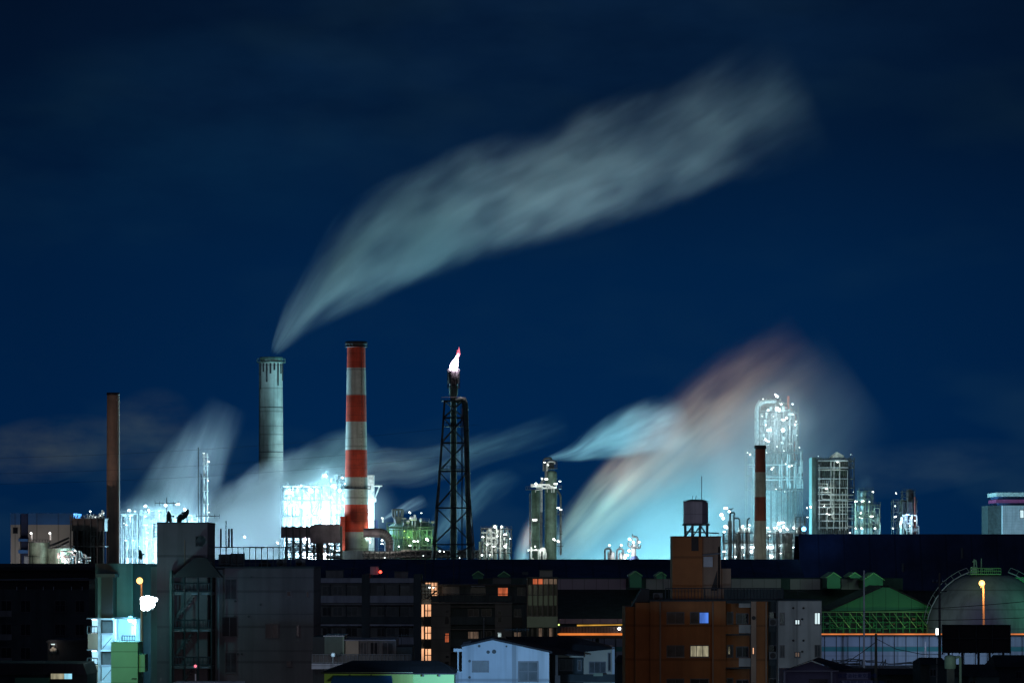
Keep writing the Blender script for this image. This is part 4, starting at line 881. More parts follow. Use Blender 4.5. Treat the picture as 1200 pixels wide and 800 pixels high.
def antenna(v, D, px, yt, yb, lab, style='yagi', r=.035, cat='antenna'):
    th = thing('antenna', lab, cat, (v.x(px), D, v.z(yb)))
    MB().bar((v.x(px), D, v.z(yb)), (v.x(px), D, v.z(yt)), r).build('mast', M['dark_steel'], th)
    mb = MB()
    if style == 'yagi':
        z = v.z(yt)-.15; mb.bar((v.x(px)-.9, D, z), (v.x(px)+.9, D, z), .025)
        for k in range(9): mb.bar((v.x(px)-.9+k*.22, D-.3, z), (v.x(px)-.9+k*.22, D+.3, z), .015); mb.bar((v.x(px)-.9+k*.22, D, z-.12), (v.x(px)-.9+k*.22, D, z+.12), .015)
        mb.build('element', M['dark_steel'], th)
    if style == 'tee':
        z = v.z(yt)-.5; mb.bar((v.x(px)-1.0, D, z), (v.x(px)+1.0, D, z), .03); [mb.bar((v.x(px)+q, D, z-.25), (v.x(px)+q, D, z+.2), .02) for q in (-1, -.6, .6, 1)]; mb.build('element', M['dark_steel'], th)
    if style == 'panel':
        for q in (-.45, .25, .5): mb.box(v.x(px)+q-.08, v.x(px)+q+.08, D-.15, D+.05, v.z(yt)-2.3, v.z(yt)-.7)
        mb.build('element', M['dark_steel'], th)
    return th
def dish(v, D, px, py, r, lab, zb, tilt=(.5,-1,.35)):
    th = thing('satellite_dish', lab, 'satellite dish', (v.x(px), D, v.z(zb)))
    n_ = Vector(tilt).normalized(); c = Vector((v.x(px), D, v.z(py))); u = n_.cross(Vector((0,0,1))).normalized(); w_ = n_.cross(u); mb = MB(); vs = []; N = 20
    for k in range(5):
        rr = r*k/4
        for i in range(N): a = 2*math.pi*i/N; vs.append(c+u*rr*math.cos(a)+w_*rr*math.sin(a)+n_*(.35*r*(k/4)**2))
    mb.add(vs, [(k*N+i, k*N+(i+1) % N, (k+1)*N+(i+1) % N, (k+1)*N+i) for k in range(4) for i in range(N)], True).build('reflector', M['dark_steel'], th)
    mb = MB(); mb.bar((v.x(px), D, v.z(zb)), tuple(c), .05); mb.bar(tuple(c-w_*r*.9), tuple(c+n_*r*.9), .03); mb.box(c.x+n_.x*r-.08, c.x+n_.x*r+.08, c.y+n_.y*r-.08, c.y+n_.y*r+.08, c.z+n_.z*r-.08, c.z+n_.z*r+.08); mb.build('mount', M['dark_steel'], th)
# ---------------------------------------------------------------- dark flats at far left
v = View(520); D = 520
th = thing('apartment_block', 'almost black flats filling the left edge under the brown shed roof', 'building', (v.x(40), D, 0))
gb(th, 'wall', 'dark_wall', v, -50, 104, 690, D, D+14); bx(th, 'parapet', 'grey_wall', v, -51, 105, 678.5, 680, D-.4, D+14.3); bx(th, 'attic', 'black', v, -50, 104, 680, 690, D+.5, D+14)
bx(th, 'roof_slab', 'dark_roof', v, -52, 105, 664, 668, D+8, D+22); bx(th, 'upper_wall', 'black', v, -50, 103, 668, 679, D+9, D+14)
for px in (20, 31, 51, 63, 84, 96.5):
    o = bx(th, 'wall_bracket', 'pale_rail', v, px-.4, px+.4, 687, 691, D-.3, D-.05)
for r_ in range(4):
    y = 703+r_*27.5
    for x0, x1 in ((-20, -4), (1, 14), (64, 77), (24, 36), (88, 99)): win(th, v, D, x0, x1, y, y+14, 'glass', 1)
    bx(th, 'balcony', 'grey_wall', v, -50, 15, y+12, y+19, D-1.2, D-1.05); rail(th, v, D-.8, 62, 80, y+6, y+14, .2)
mb = MB(); mb.bar((v.x(0), D-.6, v.z(679)), (v.x(104), D-.6, v.z(677)), .03); mb.build('gutter', M['pale_rail'], th)
v = View(430); D = 430
th = thing('house', 'unlit low house with a single lit window, in front of the dark flats', 'house', (v.x(75), D, 0))
gb(th, 'wall', 'black', v, 56, 103, 752, D, D+9); MB().prism([(v.x(54), v.z(752)), (v.x(105), v.z(752)), (v.x(102), v.z(749)), (v.x(57), v.z(749))], D-.5, D+9).build('roof', M['dark_roof'], th)
o = win(th, v, D, 57.5, 67, 753.5, 764.5, 'glass', 1); bx(th, 'lamp_panel', 'win_white', v, 60, 64.5, 753.8, 755, D-.14, D-.1)
MB().ball((v.x(60.5), D-.25, v.z(761.5)), .22).ball((v.x(62.5), D-.25, v.z(759.5)), .2).ball((v.x(64.8), D-.25, v.z(761)), .24).build('curtain', M['cream_wall'], th)
point(v.x(62), D-1.0, v.z(756), 9, (1,.85,.75), .1)
v = View(330); D = 330
th = thing('shopfront', 'dark shop with a small lit sign box, yellow green beside white, at bottom left', 'shop', (v.x(50), D, 0))
gb(th, 'wall', 'dark_wall', v, -40, 102, 790, D, D+8); MB().prism([(v.x(-42), v.z(790)), (v.x(103), v.z(790)), (v.x(98), v.z(777)), (v.x(-38), v.z(776))], D-.6, D+8).build('roof', M['dark_roof'], th)
s_ = bx(th, 'sign_box', 'black', v, 60, 87, 787.5, 796, D-1.1, D-.8); bx(s_, 'sign_face', 'win_cream', v, 61.5, 77, 788.3, 794.5, D-1.16, D-1.12); bx(s_, 'sign_face', 'win_cyan', v, 77.3, 86, 788.3, 794.5, D-1.16, D-1.12)
bx(th, 'awning', 'vent_green', v, 20, 60, 793, 802, D-1.5, D-.1)
# ---------------------------------------------------------------- stair building with lit landings
v = View(400); D = 400
th = thing('stair_building', 'greenish narrow building with blazing blue white open stair landings', 'building', (v.x(135), D, 0))
gb(th, 'wall', 'teal_wall', v, 105.5, 150, 660, D+5, D+12); gb(th, 'wing', 'dark_wall', v, 150, 186, 661, D+6, D+14)
gb(th, 'shaft', 'black', v, 117.5, 131, 676, D+1, D+5); gb(th, 'pier', 'blue_white', v, 113, 117.5, 676, D+1.5, D+5); bx(th, 'pier', 'teal_wall', v, 113, 117.4, 675, 724, D+1.3, D+1.49)
gb(th, 'pier', 'blue_white', v, 131, 133.5, 724, D+1.5, D+5)
bx(th, 'hood', 'dark_wall', v, 111, 134, 672, 676, D+.6, D+5)
for y in (725, 762, 799):
    bx(th, 'landing', 'tan_tile', v, 101.5, 113, y+17.5, y+37, D+1.2, D+5); bx(th, 'back_wall', 'blue_white', v, 103, 113, y, y+17, D+4, D+5)
    bx(th, 'slab', 'balcony_pale', v, 100.5, 113, y-1.2, y, D+1, D+5); rail(th, v, D+1.05, 100.8, 113, y+9, y+17.5, .3, 'dark_steel', .03)
    bx(th, 'lattice_panel', 'dark_steel', v, 119, 129.5, y+3, y+16.5, D+.8, D+.98); bx(th, 'slab', 'blue_white', v, 117, 131.5, y-1, y+1, D+.5, D+5); bx(th, 'slab', 'balcony_pale', v, 117, 131.5, y+16.6, y+18.5, D+.5, D+5)
    MB().add([(v.x(119), D+.95, v.z(y+34)), (v.x(130), D+.95, v.z(y+21)), (v.x(130), D+.95, v.z(y+22)), (v.x(119), D+.95, v.z(y+35))], [(0,1,2,3)]).build('stair_string', M['dark_steel'], th)
    bx(th, 'back_wall', 'blue_white', v, 118, 131, y+18.6, y+36, D+.99, D+1.0)
    point(v.x(107), D+2, v.z(y+3), 210, (.5,.85,1), .25); bx(th, 'tube_lamp', 'bulb_soft', v, 105, 110, y+.6, y+1.2, D+2.2, D+2.4)
for y in (742, 778): point(v.x(124), D-1.2, v.z(y+1), 170, (.35,.75,1), .25)
bx(th, 'back_wall', 'blue_white', v, 133.5, 159, 725, 802, D+4.5, D+4.9); bx(th, 'ceiling_slab', 'dark_wall', v, 133.5, 158.5, 723, 725, D+.8, D+5.5); bx(th, 'pier', 'blue_white', v, 156.7, 158.2, 725, 745, D+1.0, D+1.4)
gb(th, 'side_stack', 'blue_white', v, 133.5, 137.5, 751, D+.5, D+4.4)
rail(th, v, D+.9, 142, 157, 744.5, 751, .25, 'dark_steel', .03)
flood(th, v.x(153), D+1.2, v.z(727), .42, 'bulb_blue'); bx(th, 'strip_lamp', 'win_white', v, 149, 153, 728, 745, D+4.3, D+4.45); point(v.x(151), D+.4, v.z(731), 800, (.25,.70,1), .4); point(v.x(142), D+1.5, v.z(740), 160, (.4,.8,1), .4)
th = thing('mint_house', 'plain mint green walled block standing right of the lit stairs', 'house', (v.x(153), D-6, 0))
gb(th, 'wall', 'mint_wall', v, 137.2, 168, 751, D-6, D-1); bx(th, 'side_bay', 'mint_wall', v, 168, 175.6, 765, 785, D-5.5, D-2); bx(th, 'coping', 'mint_wall', v, 137, 168.3, 750.4, 751.5, D-6.2, D-1)
MB().prism([(v.x(160.5), v.z(793)), (v.x(161.5), v.z(792)), (v.x(167), v.z(792)), (v.x(167), v.z(793))], D-6.1, D-6.01).build('nameplate', M['black'], th)
point(v.x(150), D-16, v.z(742), 900, (.75,1,.55), .6)
point(v.x(125), D-14, v.z(745), 420, (.3,.75,1), .6); point(v.x(112), D-3, v.z(690), 60, (.4,1,.6), .6); point(v.x(172), D+2, v.z(707), 300, (.14,.8,.9), .4)  # last one: teal light added to brighten the wing, without a fixture
dish(v, D+6, 156.5, 650, .5, 'dark dish seen nearly edge on above the teal wing', 661, (1,-.35,.15))
antenna(v, D+6, 155.7, 600, 661, 'thin bare rod mast before the cyan lit scaffolding', 'rod')
v = View(399); D = 399
th = thing('street_lamp', 'orange street lamp on a short pole above the white floodlight cluster', 'street lamp', (v.x(165.5), D, 0))
MB().cyl((v.x(166.5), D, 0), (v.x(165.8), D, v.z(681)), .14, .09).build('pole', M['tan_tile'], th); MB().tube([(v.x(165.8), D, v.z(681)), (v.x(165.5), D, v.z(679)), (v.x(164), D-.2, v.z(678.6))], .08).build('arm', M['tan_tile'], th)
flood(th, v.x(164), D-.3, v.z(680), .34, 'bulb_warm', 'lamp_head', True); point(v.x(165), D-1.2, v.z(681.5), 120, (1,.45,.15), .2)
v = View(345); D = 345
th = thing('floodlight_cluster', 'blown out white bank of floodlights on a bracket at the corner of the mauve flats', 'floodlight', (v.x(172), D, v.z(718)))
MB().bar((v.x(170), D+1, v.z(722)), (v.x(170), D+.6, v.z(698)), .06).build('bracket', M['dark_steel'], th); bx(th, 'backplate', 'dark_steel', v, 168, 178, 700, 712, D+.5, D+.6)
for a, b, r in ((168, 702, .34), (173, 702, .38), (177.5, 703, .34), (182.5, 702, .20), (169, 707, .36), (174, 707.5, .42), (178, 708, .34), (168.5, 711.5, .26), (173, 712, .26)): flood(th, v.x(a), D, v.z(b), r, 'bulb', plain=True)
point(v.x(181), D-1.6, v.z(708), 260, (.14,.85,.9), .3)
# ---------------------------------------------------------------- mauve flats (large, left)
v = View(350); D = 350
th = thing('apartment_block', 'big mauve grey flats with a lift tower and outside stairs, left of centre', 'building', (v.x(275), D, 0))
gb(th, 'lift_tower', 'mauve_wall', v, 184, 243, 612.6, D, D+9); bx(th, 'tower_coping', 'dark_wall', v, 183.4, 243.6, 611.6, 612.6, D-.1, D+9.1)
gb(th, 'wall', 'mauve_wall', v, 262.5, 367, 665.5, D+.6, D+14); bx(th, 'roof_coping', 'dark_wall', v, 243, 368, 663.4, 665.5, D+.4, D+14); gb(th, 'core_wall', 'dark_wall', v, 243, 262.5, 665.5, D+3.4, D+14)
gb(th, 'wall', 'teal_wall', v, 176.5, 184, 664, D+.3, D+8); gb(th, 'pier', 'teal_wall', v, 200.5, 203, 668, D-1.6, D-.05); gb(th, 'pier', 'grey_wall', v, 251, 262.4, 667, D+1.2, D+3.3)
win(th, v, D, 229, 238, 628, 640, 'glass', 0); dish(v, D-.6, 237, 634, .45, 'pale dish fixed beside the tower window of the mauve flats', 640, (-.4,-1,.3))
bx(th, 'pipe', 'rust_stack', v, 216, 217, 632, 662, D-.12, D-.02); bx(th, 'ladder_cage', 'dark_steel', v, 180, 181, 613, 630, D-.2, D+.1)
for k in range(5): bx(th, 'ladder_rung', 'dark_steel', v, 181, 184.5, 614+k*3.5, 614.6+k*3.5, D+.0, D+.08)
for k in range(4):
    y = 685+k*43
    bx(th, 'landing', 'grey_wall', v, 204, 250, y+8, y+11.5, D-1.5, D+3.2); rail(th, v, D-1.45, 204, 250, y-2, y+8, .25, 'rail', .03)
    bx(th, 'landing_lamp', 'balcony_pale', v, 226, 234, y+9.5, y+11, D-1.56, D-1.51); bx(th, 'landing_lamp', 'balcony_pale', v, 238, 246, y+9.6, y+10.9, D-1.56, D-1.51)
    mb = MB()
    for q in range(9): a = 206+q*2.6; b = y+8+31.5-q*3.4; mb.box(v.x(a), v.x(a+3.4), D-.9, D+.2, v.z(b), v.z(b-.8))
    mb.add([(v.x(204.5), D-1.0, v.z(y+43)), (v.x(229), D-1.0, v.z(y+10)), (v.x(229), D-1.0, v.z(y+7)), (v.x(204.5), D-1.0, v.z(y+39)), (v.x(204.5), D-.94, v.z(y+43)), (v.x(229), D-.94, v.z(y+10)), (v.x(229), D-.94, v.z(y+7)), (v.x(204.5), D-.94, v.z(y+39))], [(0,1,2,3),(7,6,5,4),(2,1,5,6),(0,3,7,4)]); mb.build('stair_flight', M['dark_steel'], th)
for x in (205, 218, 234, 249.5): MB().bar((v.x(x), D-1.55, 0), (v.x(x), D-1.55, v.z(672)), .07).build('post', M['dark_steel'], th)
MB().prism([(v.x(203), v.z(676)), (v.x(230), v.z(653)), (v.x(243), v.z(653)), (v.x(262), v.z(676))], D-1.7, D-.06).build('stair_roof', M['black'], th)
MB().bar((v.x(256.5), D-.2, 0), (v.x(256.5), D-.2, v.z(676)), .07).build('downpipe', M['pale_rail'], th)
for i, y in enumerate((678, 721, 764)):
    if i == 1: win(th, v, D+.6, 259, 278, y+1, y+25, 'glass', 1)
    else: win(th, v, D+.6, 263, 277, y, y+24, 'curtain_glass', 1); bx(th, 'sill_band', 'grey_wall', v, 262.7, 278, y+24, y+25, D+.45, D+.6)
for a, b, c_, d in ((310, 326, 730, 748), (346.5, 350.5, 732, 746), (335, 341, 692, 699), (335, 341, 774, 781), (358, 362, 692, 700)): win(th, v, D+.6, a, b, c_, d, 'glass', 1 if b-a > 8 else 0)
for a, b in ((294, 676), (275, 722), (291, 722), (278, 766), (283, 766), (305, 708), (275.5, 704)): MB().cyl((v.x(a), D+.45, v.z(b)), (v.x(a), D+.6, v.z(b)), .1, n=10).build('vent_cap', M['dark_steel'], th)
for y in (676.2, 718.9, 762): bx(th, 'joint_band', 'dark_wall', v, 262.6, 366.8, y, y+.5, D+.56, D+.6)
spot((v.x(330), D-60, 8), (v.x(300), D, 9), 3000, (.95,.8,.9), 50)
# roof of the mauve flats
th = thing('roof_railing', 'long thin dark railing along the roof of the mauve flats', 'railing', (v.x(300), D+1, v.z(663.4)))
mb = MB(); a, b = v.x(243.5), v.x(340)
for i in range(15): x = a+(b-a)*i/14; mb.bar((x, D+1, v.z(663.4)), (x, D+1, v.z(641)), .04)
for y in (641,): mb.bar((a, D+1, v.z(y)), (b, D+1, v.z(y)), .05)
mb.bar((a, D+1, v.z(660)), (b, D+1, v.z(660)), .03); mb.build('rail', M['dark_steel'], th)
ac(v, D+2, 254, 268, 649, 663.3, 'darker left of the two outdoor units below the panel antenna'); ac(v, D+1.6, 268.5, 285, 648, 663.3, 'paler right one of the two outdoor units, beside the roof railing')
antenna(v, D+2.5, 262.5, 609, 650, 'mast with upright panel antennas behind the outdoor units', 'panel', .05)
MB().lathe(v.x(308), D+3, [(.55, v.z(663.4)), (.5, v.z(660)), (.2, v.z(656.5))], 12).build('vent_cowl', M['black']); o = bpy.context.scene.objects['vent_cowl']; recentre(o); tag(o, 'low black domed cowl on the roof behind the thin railing', 'vent')
antenna(v, D+3, 232.5, 524+30, 612, 'tall thin rod on top of the lift tower', 'rod', .04)
antenna(v, D+3, 191.8, 582, 612, 'rod with a small tee on top, left corner of the lift tower', 'tee', .03)
antenna(v, D+3, 240.5, 597, 612, 'short double rod at the right corner of the lift tower', 'tee', .025)
dish(v, D+2, 194, 606, .55, 'dish seen edge on at the left of the lift tower roof', 612, (1,-.25,.2)); dish(v, D+2, 217, 603.5, .5, 'tilted dish on a bracket in the middle of the lift tower roof', 612, (-.8,-.6,.5)); dish(v, D+2.4, 209.5, 607.5, .42, 'smaller dish next to the tilted one on the lift tower', 612, (-.8,-.7,.3))
# ---------------------------------------------------------------- balcony flats
v = View(600); D = 600
th = thing('apartment_block', 'long balcony flats with pale balcony fronts, right of the mauve flats', 'building', (v.x(432), D, 0))
gb(th, 'wall', 'grey_wall', v, 369, 493, 677, D, D+12); gb(th, 'pier', 'dark_wall', v, 366.5, 369, 674, D-2, D+12)
for a, b in ((424.5, 434), (485, 493.3)): gb(th, 'pier', 'dark_wall', v, a, b, 672.5, D-2, D+12)
for x0, x1 in ((369.5, 424.5), (434, 485)):
    bx(th, 'parapet', 'balcony_pale', v, x0, x1, 677, 682.5, D-2, D)
    for k in range(4):
        y = 683+k*24.3
        if k: bx(th, 'slab', 'balcony_pale' if k % 2 == 0 else 'grey_wall', v, x0, x1, y-1, y+1.2, D-1.95, D-.02)
        w4 = (x1-x0)/4
        for j, (pn, a_, b_) in enumerate((('glass', .6, 1.4), ('curtain_glass', 1.5, 2.3), ('glass', 2.6, 3.6))):
            win(th, v, D, x0+a_*w4, x0+b_*w4, y+3.2, y+14, pn if (k+j) % 3 else 'curtain_glass', 1)
        bx(th, 'balcony_front', 'balcony_pale' if k % 2 == 0 else 'dark_wall', v, x0, x1, y+14.5, y+22.6, D-1.9, D-1.75)
        for q in range(1, 3): bx(th, 'divider', 'dark_wall', v, x0+(x1-x0)*q/3-.3, x0+(x1-x0)*q/3+.3, y+1.3, y+14.4, D-1.7, D-.03)
bx(th, 'roof_box', 'tank_panel', v, 433.5, 443, 663.5, 673, D+1, D+4)
flood(th, v.x(445.5), D+1, v.z(669.8), .22, 'bulb_red', 'warning_lamp'); point(v.x(445.5), D, v.z(669.8), 6, (1,.05,.03), .1)
spot((v.x(430), D-80, 16), (v.x(430), D, 14), 6000, (.6,.75,1), 40)
antenna(v, D+4, 453, 671.5, 679, 'stubby white post on the roof edge of the balcony flats', 'rod', .12)
# ---------------------------------------------------------------- taupe flats with lit stair
v = View(530); D = 530
th = thing('apartment_block', 'taupe flats with a glowing glass stairwell, behind the pale blue gabled house', 'building', (v.x(560), D, 0))
gb(th, 'wall', 'taupe_wall', v, 505, 528, 707, D, D+12); gb(th, 'wall', 'taupe_wall', v, 580, 600, 707, D, D+12); gb(th, 'recess_wall', 'dark_wall', v, 528, 580, 707, D+1.6, D+12); gb(th, 'side_wall', 'dark_wall', v, 600, 617, 708, D+.8, D+12)
bx(th, 'coping', 'grey_wall', v, 504.6, 600.5, 705.6, 707, D-.2, D+12); bx(th, 'penthouse', 'dark_wall', v, 497, 618, 687, 706, D+3.5, D+12); bx(th, 'roof_slab', 'black', v, 494, 619, 684.5, 687, D+2.6, D+12.5)
bx(th, 'side_panel', 'grey_wall', v, 517, 538, 686.9, 697, D+3.1, D+3.5); rail(th, v, D+.2, 515, 600, 695.5, 705.6, .5, 'rail', .025); bx(th, 'rail_glass', 'dark_wall', v, 505.5, 600, 697.5, 705.4, D+.28, D+.32)
win(th, v, D+3.5, 583, 595.5, 688, 698.5, 'win_orange', 1); win(th, v, D+3.5, 551, 569, 688, 698.5, 'glass', 1); bx(th, 'canopy', 'balcony_pale', v, 552, 568, 686.2, 687, D+2.3, D+2.6); win(th, v, D+3.5, 606, 616, 688, 698, 'curtain_glass', 1)
for k in range(4):
    y = 712+k*26.5
    win(th, v, D, 521.5, 526.5, y+2, y+6, 'glass', 0); win(th, v, D, 521, 526.5, y+9, y+19, 'glass', 0) if k != 1 else win(th, v, D, 521, 526.5, y+2+.5, y+14, 'win_orange', 1, 1)
    win(th, v, D, 583, 588, y+3, y+8, 'glass', 0); win(th, v, D, 583, 588, y+10, y+17, 'glass', 0) if k != 1 else win(th, v, D, 582.5, 588, y+2, y+10, 'win_white', 0)
    bx(th, 'slab', 'taupe_wall', v, 528, 580, y-2, y-.8, D+.2, D+1.6); bx(th, 'balcony_front', 'dark_wall', v, 528, 580, y+10, y+19.5, D+.15, D+.3)
    win(th, v, D+1.6, 548, 561, y+1, y+10, 'win_dim' if k == 1 else 'glass', 1, part='window'); win(th, v, D+1.6, 564, 576, y+1, y+10, 'glass', 1)
    win(th, v, D+.8, 602, 611, y+1.5, y+10.5, 'win_dim' if k == 1 else 'curtain_glass', 1); bx(th, 'spandrel', 'black', v, 600.5, 612, y+11.5, y+23, D+.6, D+.79)
MB().bar((v.x(567), D, 0), (v.x(567), D, v.z(723)), .05).build('lightning_rod', M['pale_rail'], th)
gb(th, 'stair_core', 'dark_wall', v, 493.5, 505, 684, D+2.2, D+12); bx(th, 'wall', 'black', v, 497, 505, 722, 734, D+.1, D+2.2); bx(th, 'wall', 'black', v, 497, 505, 749, 760, D+.1, D+2.2)
for y0, y1 in ((708, 722.4), (734, 748.6), (760, 774.5)):
    bx(th, 'lit_landing', 'win_warm', v, 498, 504.8, y0, y1, D+2.0, D+2.15); bx(th, 'lit_edge', 'win_warm', v, 493.6, 496.5, y0, y1, D+1.9, D+2.1)
    mb = MB(); mb.bar((v.x(497.5), D+.3, v.z(y1)), (v.x(497.5), D+.3, v.z(y0)), .1); mb.bar((v.x(501), D+.3, v.z(y1)), (v.x(501), D+.3, v.z(y0)), .05); mb.bar((v.x(497), D+.3, v.z((y0+y1)/2)), (v.x(505), D+.3, v.z((y0+y1)/2)), .05); mb.build('glazing_bar', M['dark_steel'], th)
    point(v.x(500), D+1.2, v.z(y0+2), 25, (1,.7,.5), .2)
bx(th, 'lit_landing', 'win_warm', v, 498, 512.4, 682.5, 702, D+2.3, D+2.45); bx(th, 'stair_head', 'black', v, 493, 514, 680.5, 682.4, D+.5, D+4)
mb = MB()
for x in (494, 498, 501.5, 505, 508.5, 512): mb.bar((v.x(x), D+.8, v.z(702)), (v.x(x), D+.8, v.z(682)), .06)
for y in (687, 692, 696, 702): mb.bar((v.x(494), D+.8, v.z(y)), (v.x(512), D+.8, v.z(y)), .06)
mb.bar((v.x(499), D+.9, v.z(702)), (v.x(511), D+.9, v.z(692)), .12); mb.build('glazing_bar', M['dark_steel'], th)
flood(th, v.x(503), D+2, v.z(688), .16, 'bulb_soft'); flood(th, v.x(508), D+2, v.z(688), .16, 'bulb_soft'); point(v.x(505), D+1.4, v.z(687), 30, (1,.8,.6), .2)
spot((v.x(560), D-70, 16), (v.x(560), D, 12), 3600, (.85,.85,.8), 40)
antenna(v, D+6, 497, 655, 684, 'tall antenna mast with crossbars on the glowing stairwell', 'tee', .05); antenna(v, D+6, 531, 656, 684, 'mast with a small pale globe on the roof of the taupe flats', 'rod', .04)
# ---------------------------------------------------------------- fin facade
v = View(505); D = 505
th = thing('office_building', 'slim office front divided by dark fins with pale green spandrels', 'building', (v.x(636), D, 0))
gb(th, 'wall', 'black', v, 617.5, 653.5, 677, D+.4, D+10); bx(th, 'coping', 'dark_wall', v, 617, 654, 675.8, 677, D-.3, D+10)
for x in (618, 624, 630.2, 636.4, 642.5, 648.5, 653): gb(th, 'fin', 'fin', v, x-.45, x+.45, 677, D-.45, D+.35)
xs = (618, 624, 630.2, 636.4, 642.5, 648.5, 653)
for i in range(6):
    a, b = xs[i]+.6, xs[i+1]-.6
    bx(th, 'spandrel', 'spandrel', v, a, b, 697.5, 709, D-.1, D+.38); 
    if i: bx(th, 'lit_panel', 'win_orange' if i < 3 else 'win_dim', v, a, b, 678, 684, D-.05, D+.38)
    win(th, v, D+.38, a, b, 684.5, 697, 'glass', 0); win(th, v, D+.38, a, b, 709.5, 721.8, 'glass', 0); win(th, v, D+.38, a, b, 735, 748, 'win_dim' if i in (2, 4) else 'glass', 0)
bx(th, 'spandrel_band', 'spandrel', v, 617.5, 653.4, 722, 734.5, D-.6, D-.46)
spot((v.x(620), D-45, 12), (v.x(636), D, 9), 1700, (.9,1,.7), 35); flood(th, v.x(654.8), D-.5, v.z(731.5), .12, 'bulb_lime', 'lamp')
# ---------------------------------------------------------------- elevated line and noise wall
v = View(575); D = 575
th = thing('noise_barrier', 'long blue white panel wall with a teal stripe and an orange top rail glowing in place of sodium light', 'wall', (v.x(900), D, 0))
for a, b in ((645, 760), (940, 1105), (1105, 1260)):
    gb(th, 'panel', 'fence_panel', v, a, b, 745, D, D+.4); bx(th, 'stripe', 'fence_teal', v, a, b, 757.5, 762.8, D-.03, D+.01)
    bx(th, 'top_beam', 'black', v, a, b, 743.4, 745, D-.5, D+.6); bx(th, 'glow_strip', 'orange_rail_glow', v, a, b, 741.7, 743.3, D-.45, D-.2)  # top rail under sodium light; that light is put in as emission
mb = MB()
for k in range(0, 46): x = v.x(640+k*13.6); mb.bar((x, D-.12, 0), (x, D-.12, v.z(745)), .05)
mb.build('fence_post', M['dark_steel'], th)
spot((v.x(1035), D-50, 9), (v.x(1035), D, 4), 15000, (.42,.60,1), 60); spot((v.x(1200), D-50, 9), (v.x(1200), D, 4), 9000, (.45,.75,1), 50); spot((v.x(720), D-40, 9), (v.x(715), D, 4), 1200, (.7,.8,.7), 40)
rnd = random.Random(7)
th = thing('pipe_rack', 'tangle of low dark pipes along the foot of the blue white wall', 'pipe rack', (v.x(1030), D-6, 0))
for k in range(16):
    a = rnd.uniform(965, 1070); b = a+rnd.uniform(20, 60); y = rnd.uniform(772, 786); pipe(th, v, D-6+rnd.uniform(-2, 2), [(a, y), (a+(b-a)*.4, y+rnd.uniform(-1, 1)), (a+(b-a)*.5, y+rnd.uniform(-3, 3)), (b, y)], .08, 'dark_steel')
for k in range(12): a = rnd.uniform(965, 1075); pipe(th, v, D-7, [(a, 800), (a, rnd.uniform(768, 780)), (a+rnd.uniform(-5, 5), rnd.uniform(776, 784))], .06, 'dark_steel')
v = View(560); D = 560
th = thing('platform_canopy', 'station like canopy with a yellow strip above an orange strip, left of the orange building', 'canopy', (v.x(700), D, 0))
bx(th, 'deck', 'black', v, 654, 745, 744.3, 747.5, D-1, D+5); MB().prism([(v.x(655), v.z(743.8)), (v.x(742), v.z(743.8)), (v.x(744), v.z(741.2)), (v.x(655), v.z(741.2))], D-1.2, D-1.0).build('glow_strip', M['orange_rail_glow'], th)  # orange edge beam is no lamp, the light on it is its emission
MB().prism([(v.x(676), v.z(733)), (v.x(747), v.z(731.8)), (v.x(749), v.z(730.6)), (v.x(676), v.z(731.4))], D-1.2, D-1.0).build('glow_strip', M['tube_yellow'], th)
bx(th, 'panel', 'duct', v, 656, 742, 734, 741, D-.5, D-.3); bx(th, 'back_panel', 'pink_panel', v, 655, 731, 725, 730.5, D+2, D+2.3)
mb = MB(); mb.bar((v.x(743.5), D-1.1, v.z(743)), (v.x(748.5), D-1.1, v.z(731)), .12); mb.build('end_brace', M['tube_yellow'], th)
mb = MB()
for k in range(24): x = v.x(657+k*3.6); mb.bar((x, D-.6, v.z(744)), (x, D-.6, v.z(734)), .04)
mb.build('railing', M['dark_steel'], th); flood(th, v.x(725.5), D-1.2, v.z(736), .2, 'bulb_soft', 'lamp')
for x in (660, 700, 738): MB().bar((v.x(x), D+1, 0), (v.x(x), D+1, v.z(747.5)), .25).build('column', M['dark_steel'], th)
# ---------------------------------------------------------------- green hall
v = View(700); D = 700
th = thing('gable_hall', 'wide green gabled hall over a truss of slanting yellow green members', 'hall', (v.x(1037), D, 0))
MB().prism([(v.x(973), v.z(715.5)), (v.x(1099), v.z(715.5)), (v.x(1042), v.z(688)), (v.x(1034), v.z(688))], D, D+24).build('gable', M['hall_green'], th)
for a, b, c_, d in ((1034, 688, 971, 715.8), (1042, 688, 1101, 715.8)):
    poly = [(v.x(a), v.z(b-.4)), (v.x(a), v.z(b-1.8)), (v.x(c_), v.z(d-1.2)), (v.x(c_), v.z(d))]
    if a > 1040: poly = poly[::-1]
    MB().prism(poly, D-.8, D+25).build('roof', M['dark_roof'], th)
mb = MB(); mb.box(v.x(963), v.x(1101), D-.5, D+.1, v.z(717.2), v.z(715.8)); mb.build('eave_beam', M['lime_trim'], th)
mb = MB()
for k in range(10): a = 969+k*13; mb.add([(v.x(a), D-.4, v.z(718)), (v.x(a+1.0), D-.4, v.z(718)), (v.x(a+14), D-.4, v.z(735)), (v.x(a+13), D-.4, v.z(735))], [(3,2,1,0)])
mb.build('truss_member', M['lime_trim'], th)
mb = MB()
for k in range(18): a = 965+k*7.8; mb.bar((v.x(a), D+.6, v.z(741)), (v.x(a), D+.6, v.z(717)), .09)
for y in (722, 729, 736): mb.bar((v.x(963), D+.6, v.z(y)), (v.x(1101), D+.6, v.z(y)), .08)
for k in range(40): a = rnd.uniform(964, 1098); b = rnd.uniform(718, 738); mb.bar((v.x(a), D+.8, v.z(b)), (v.x(a+rnd.uniform(-7, 7)), D+.8, v.z(b+rnd.uniform(-6, 6))), .1)
mb.build('rack', M['hall_green'], th)
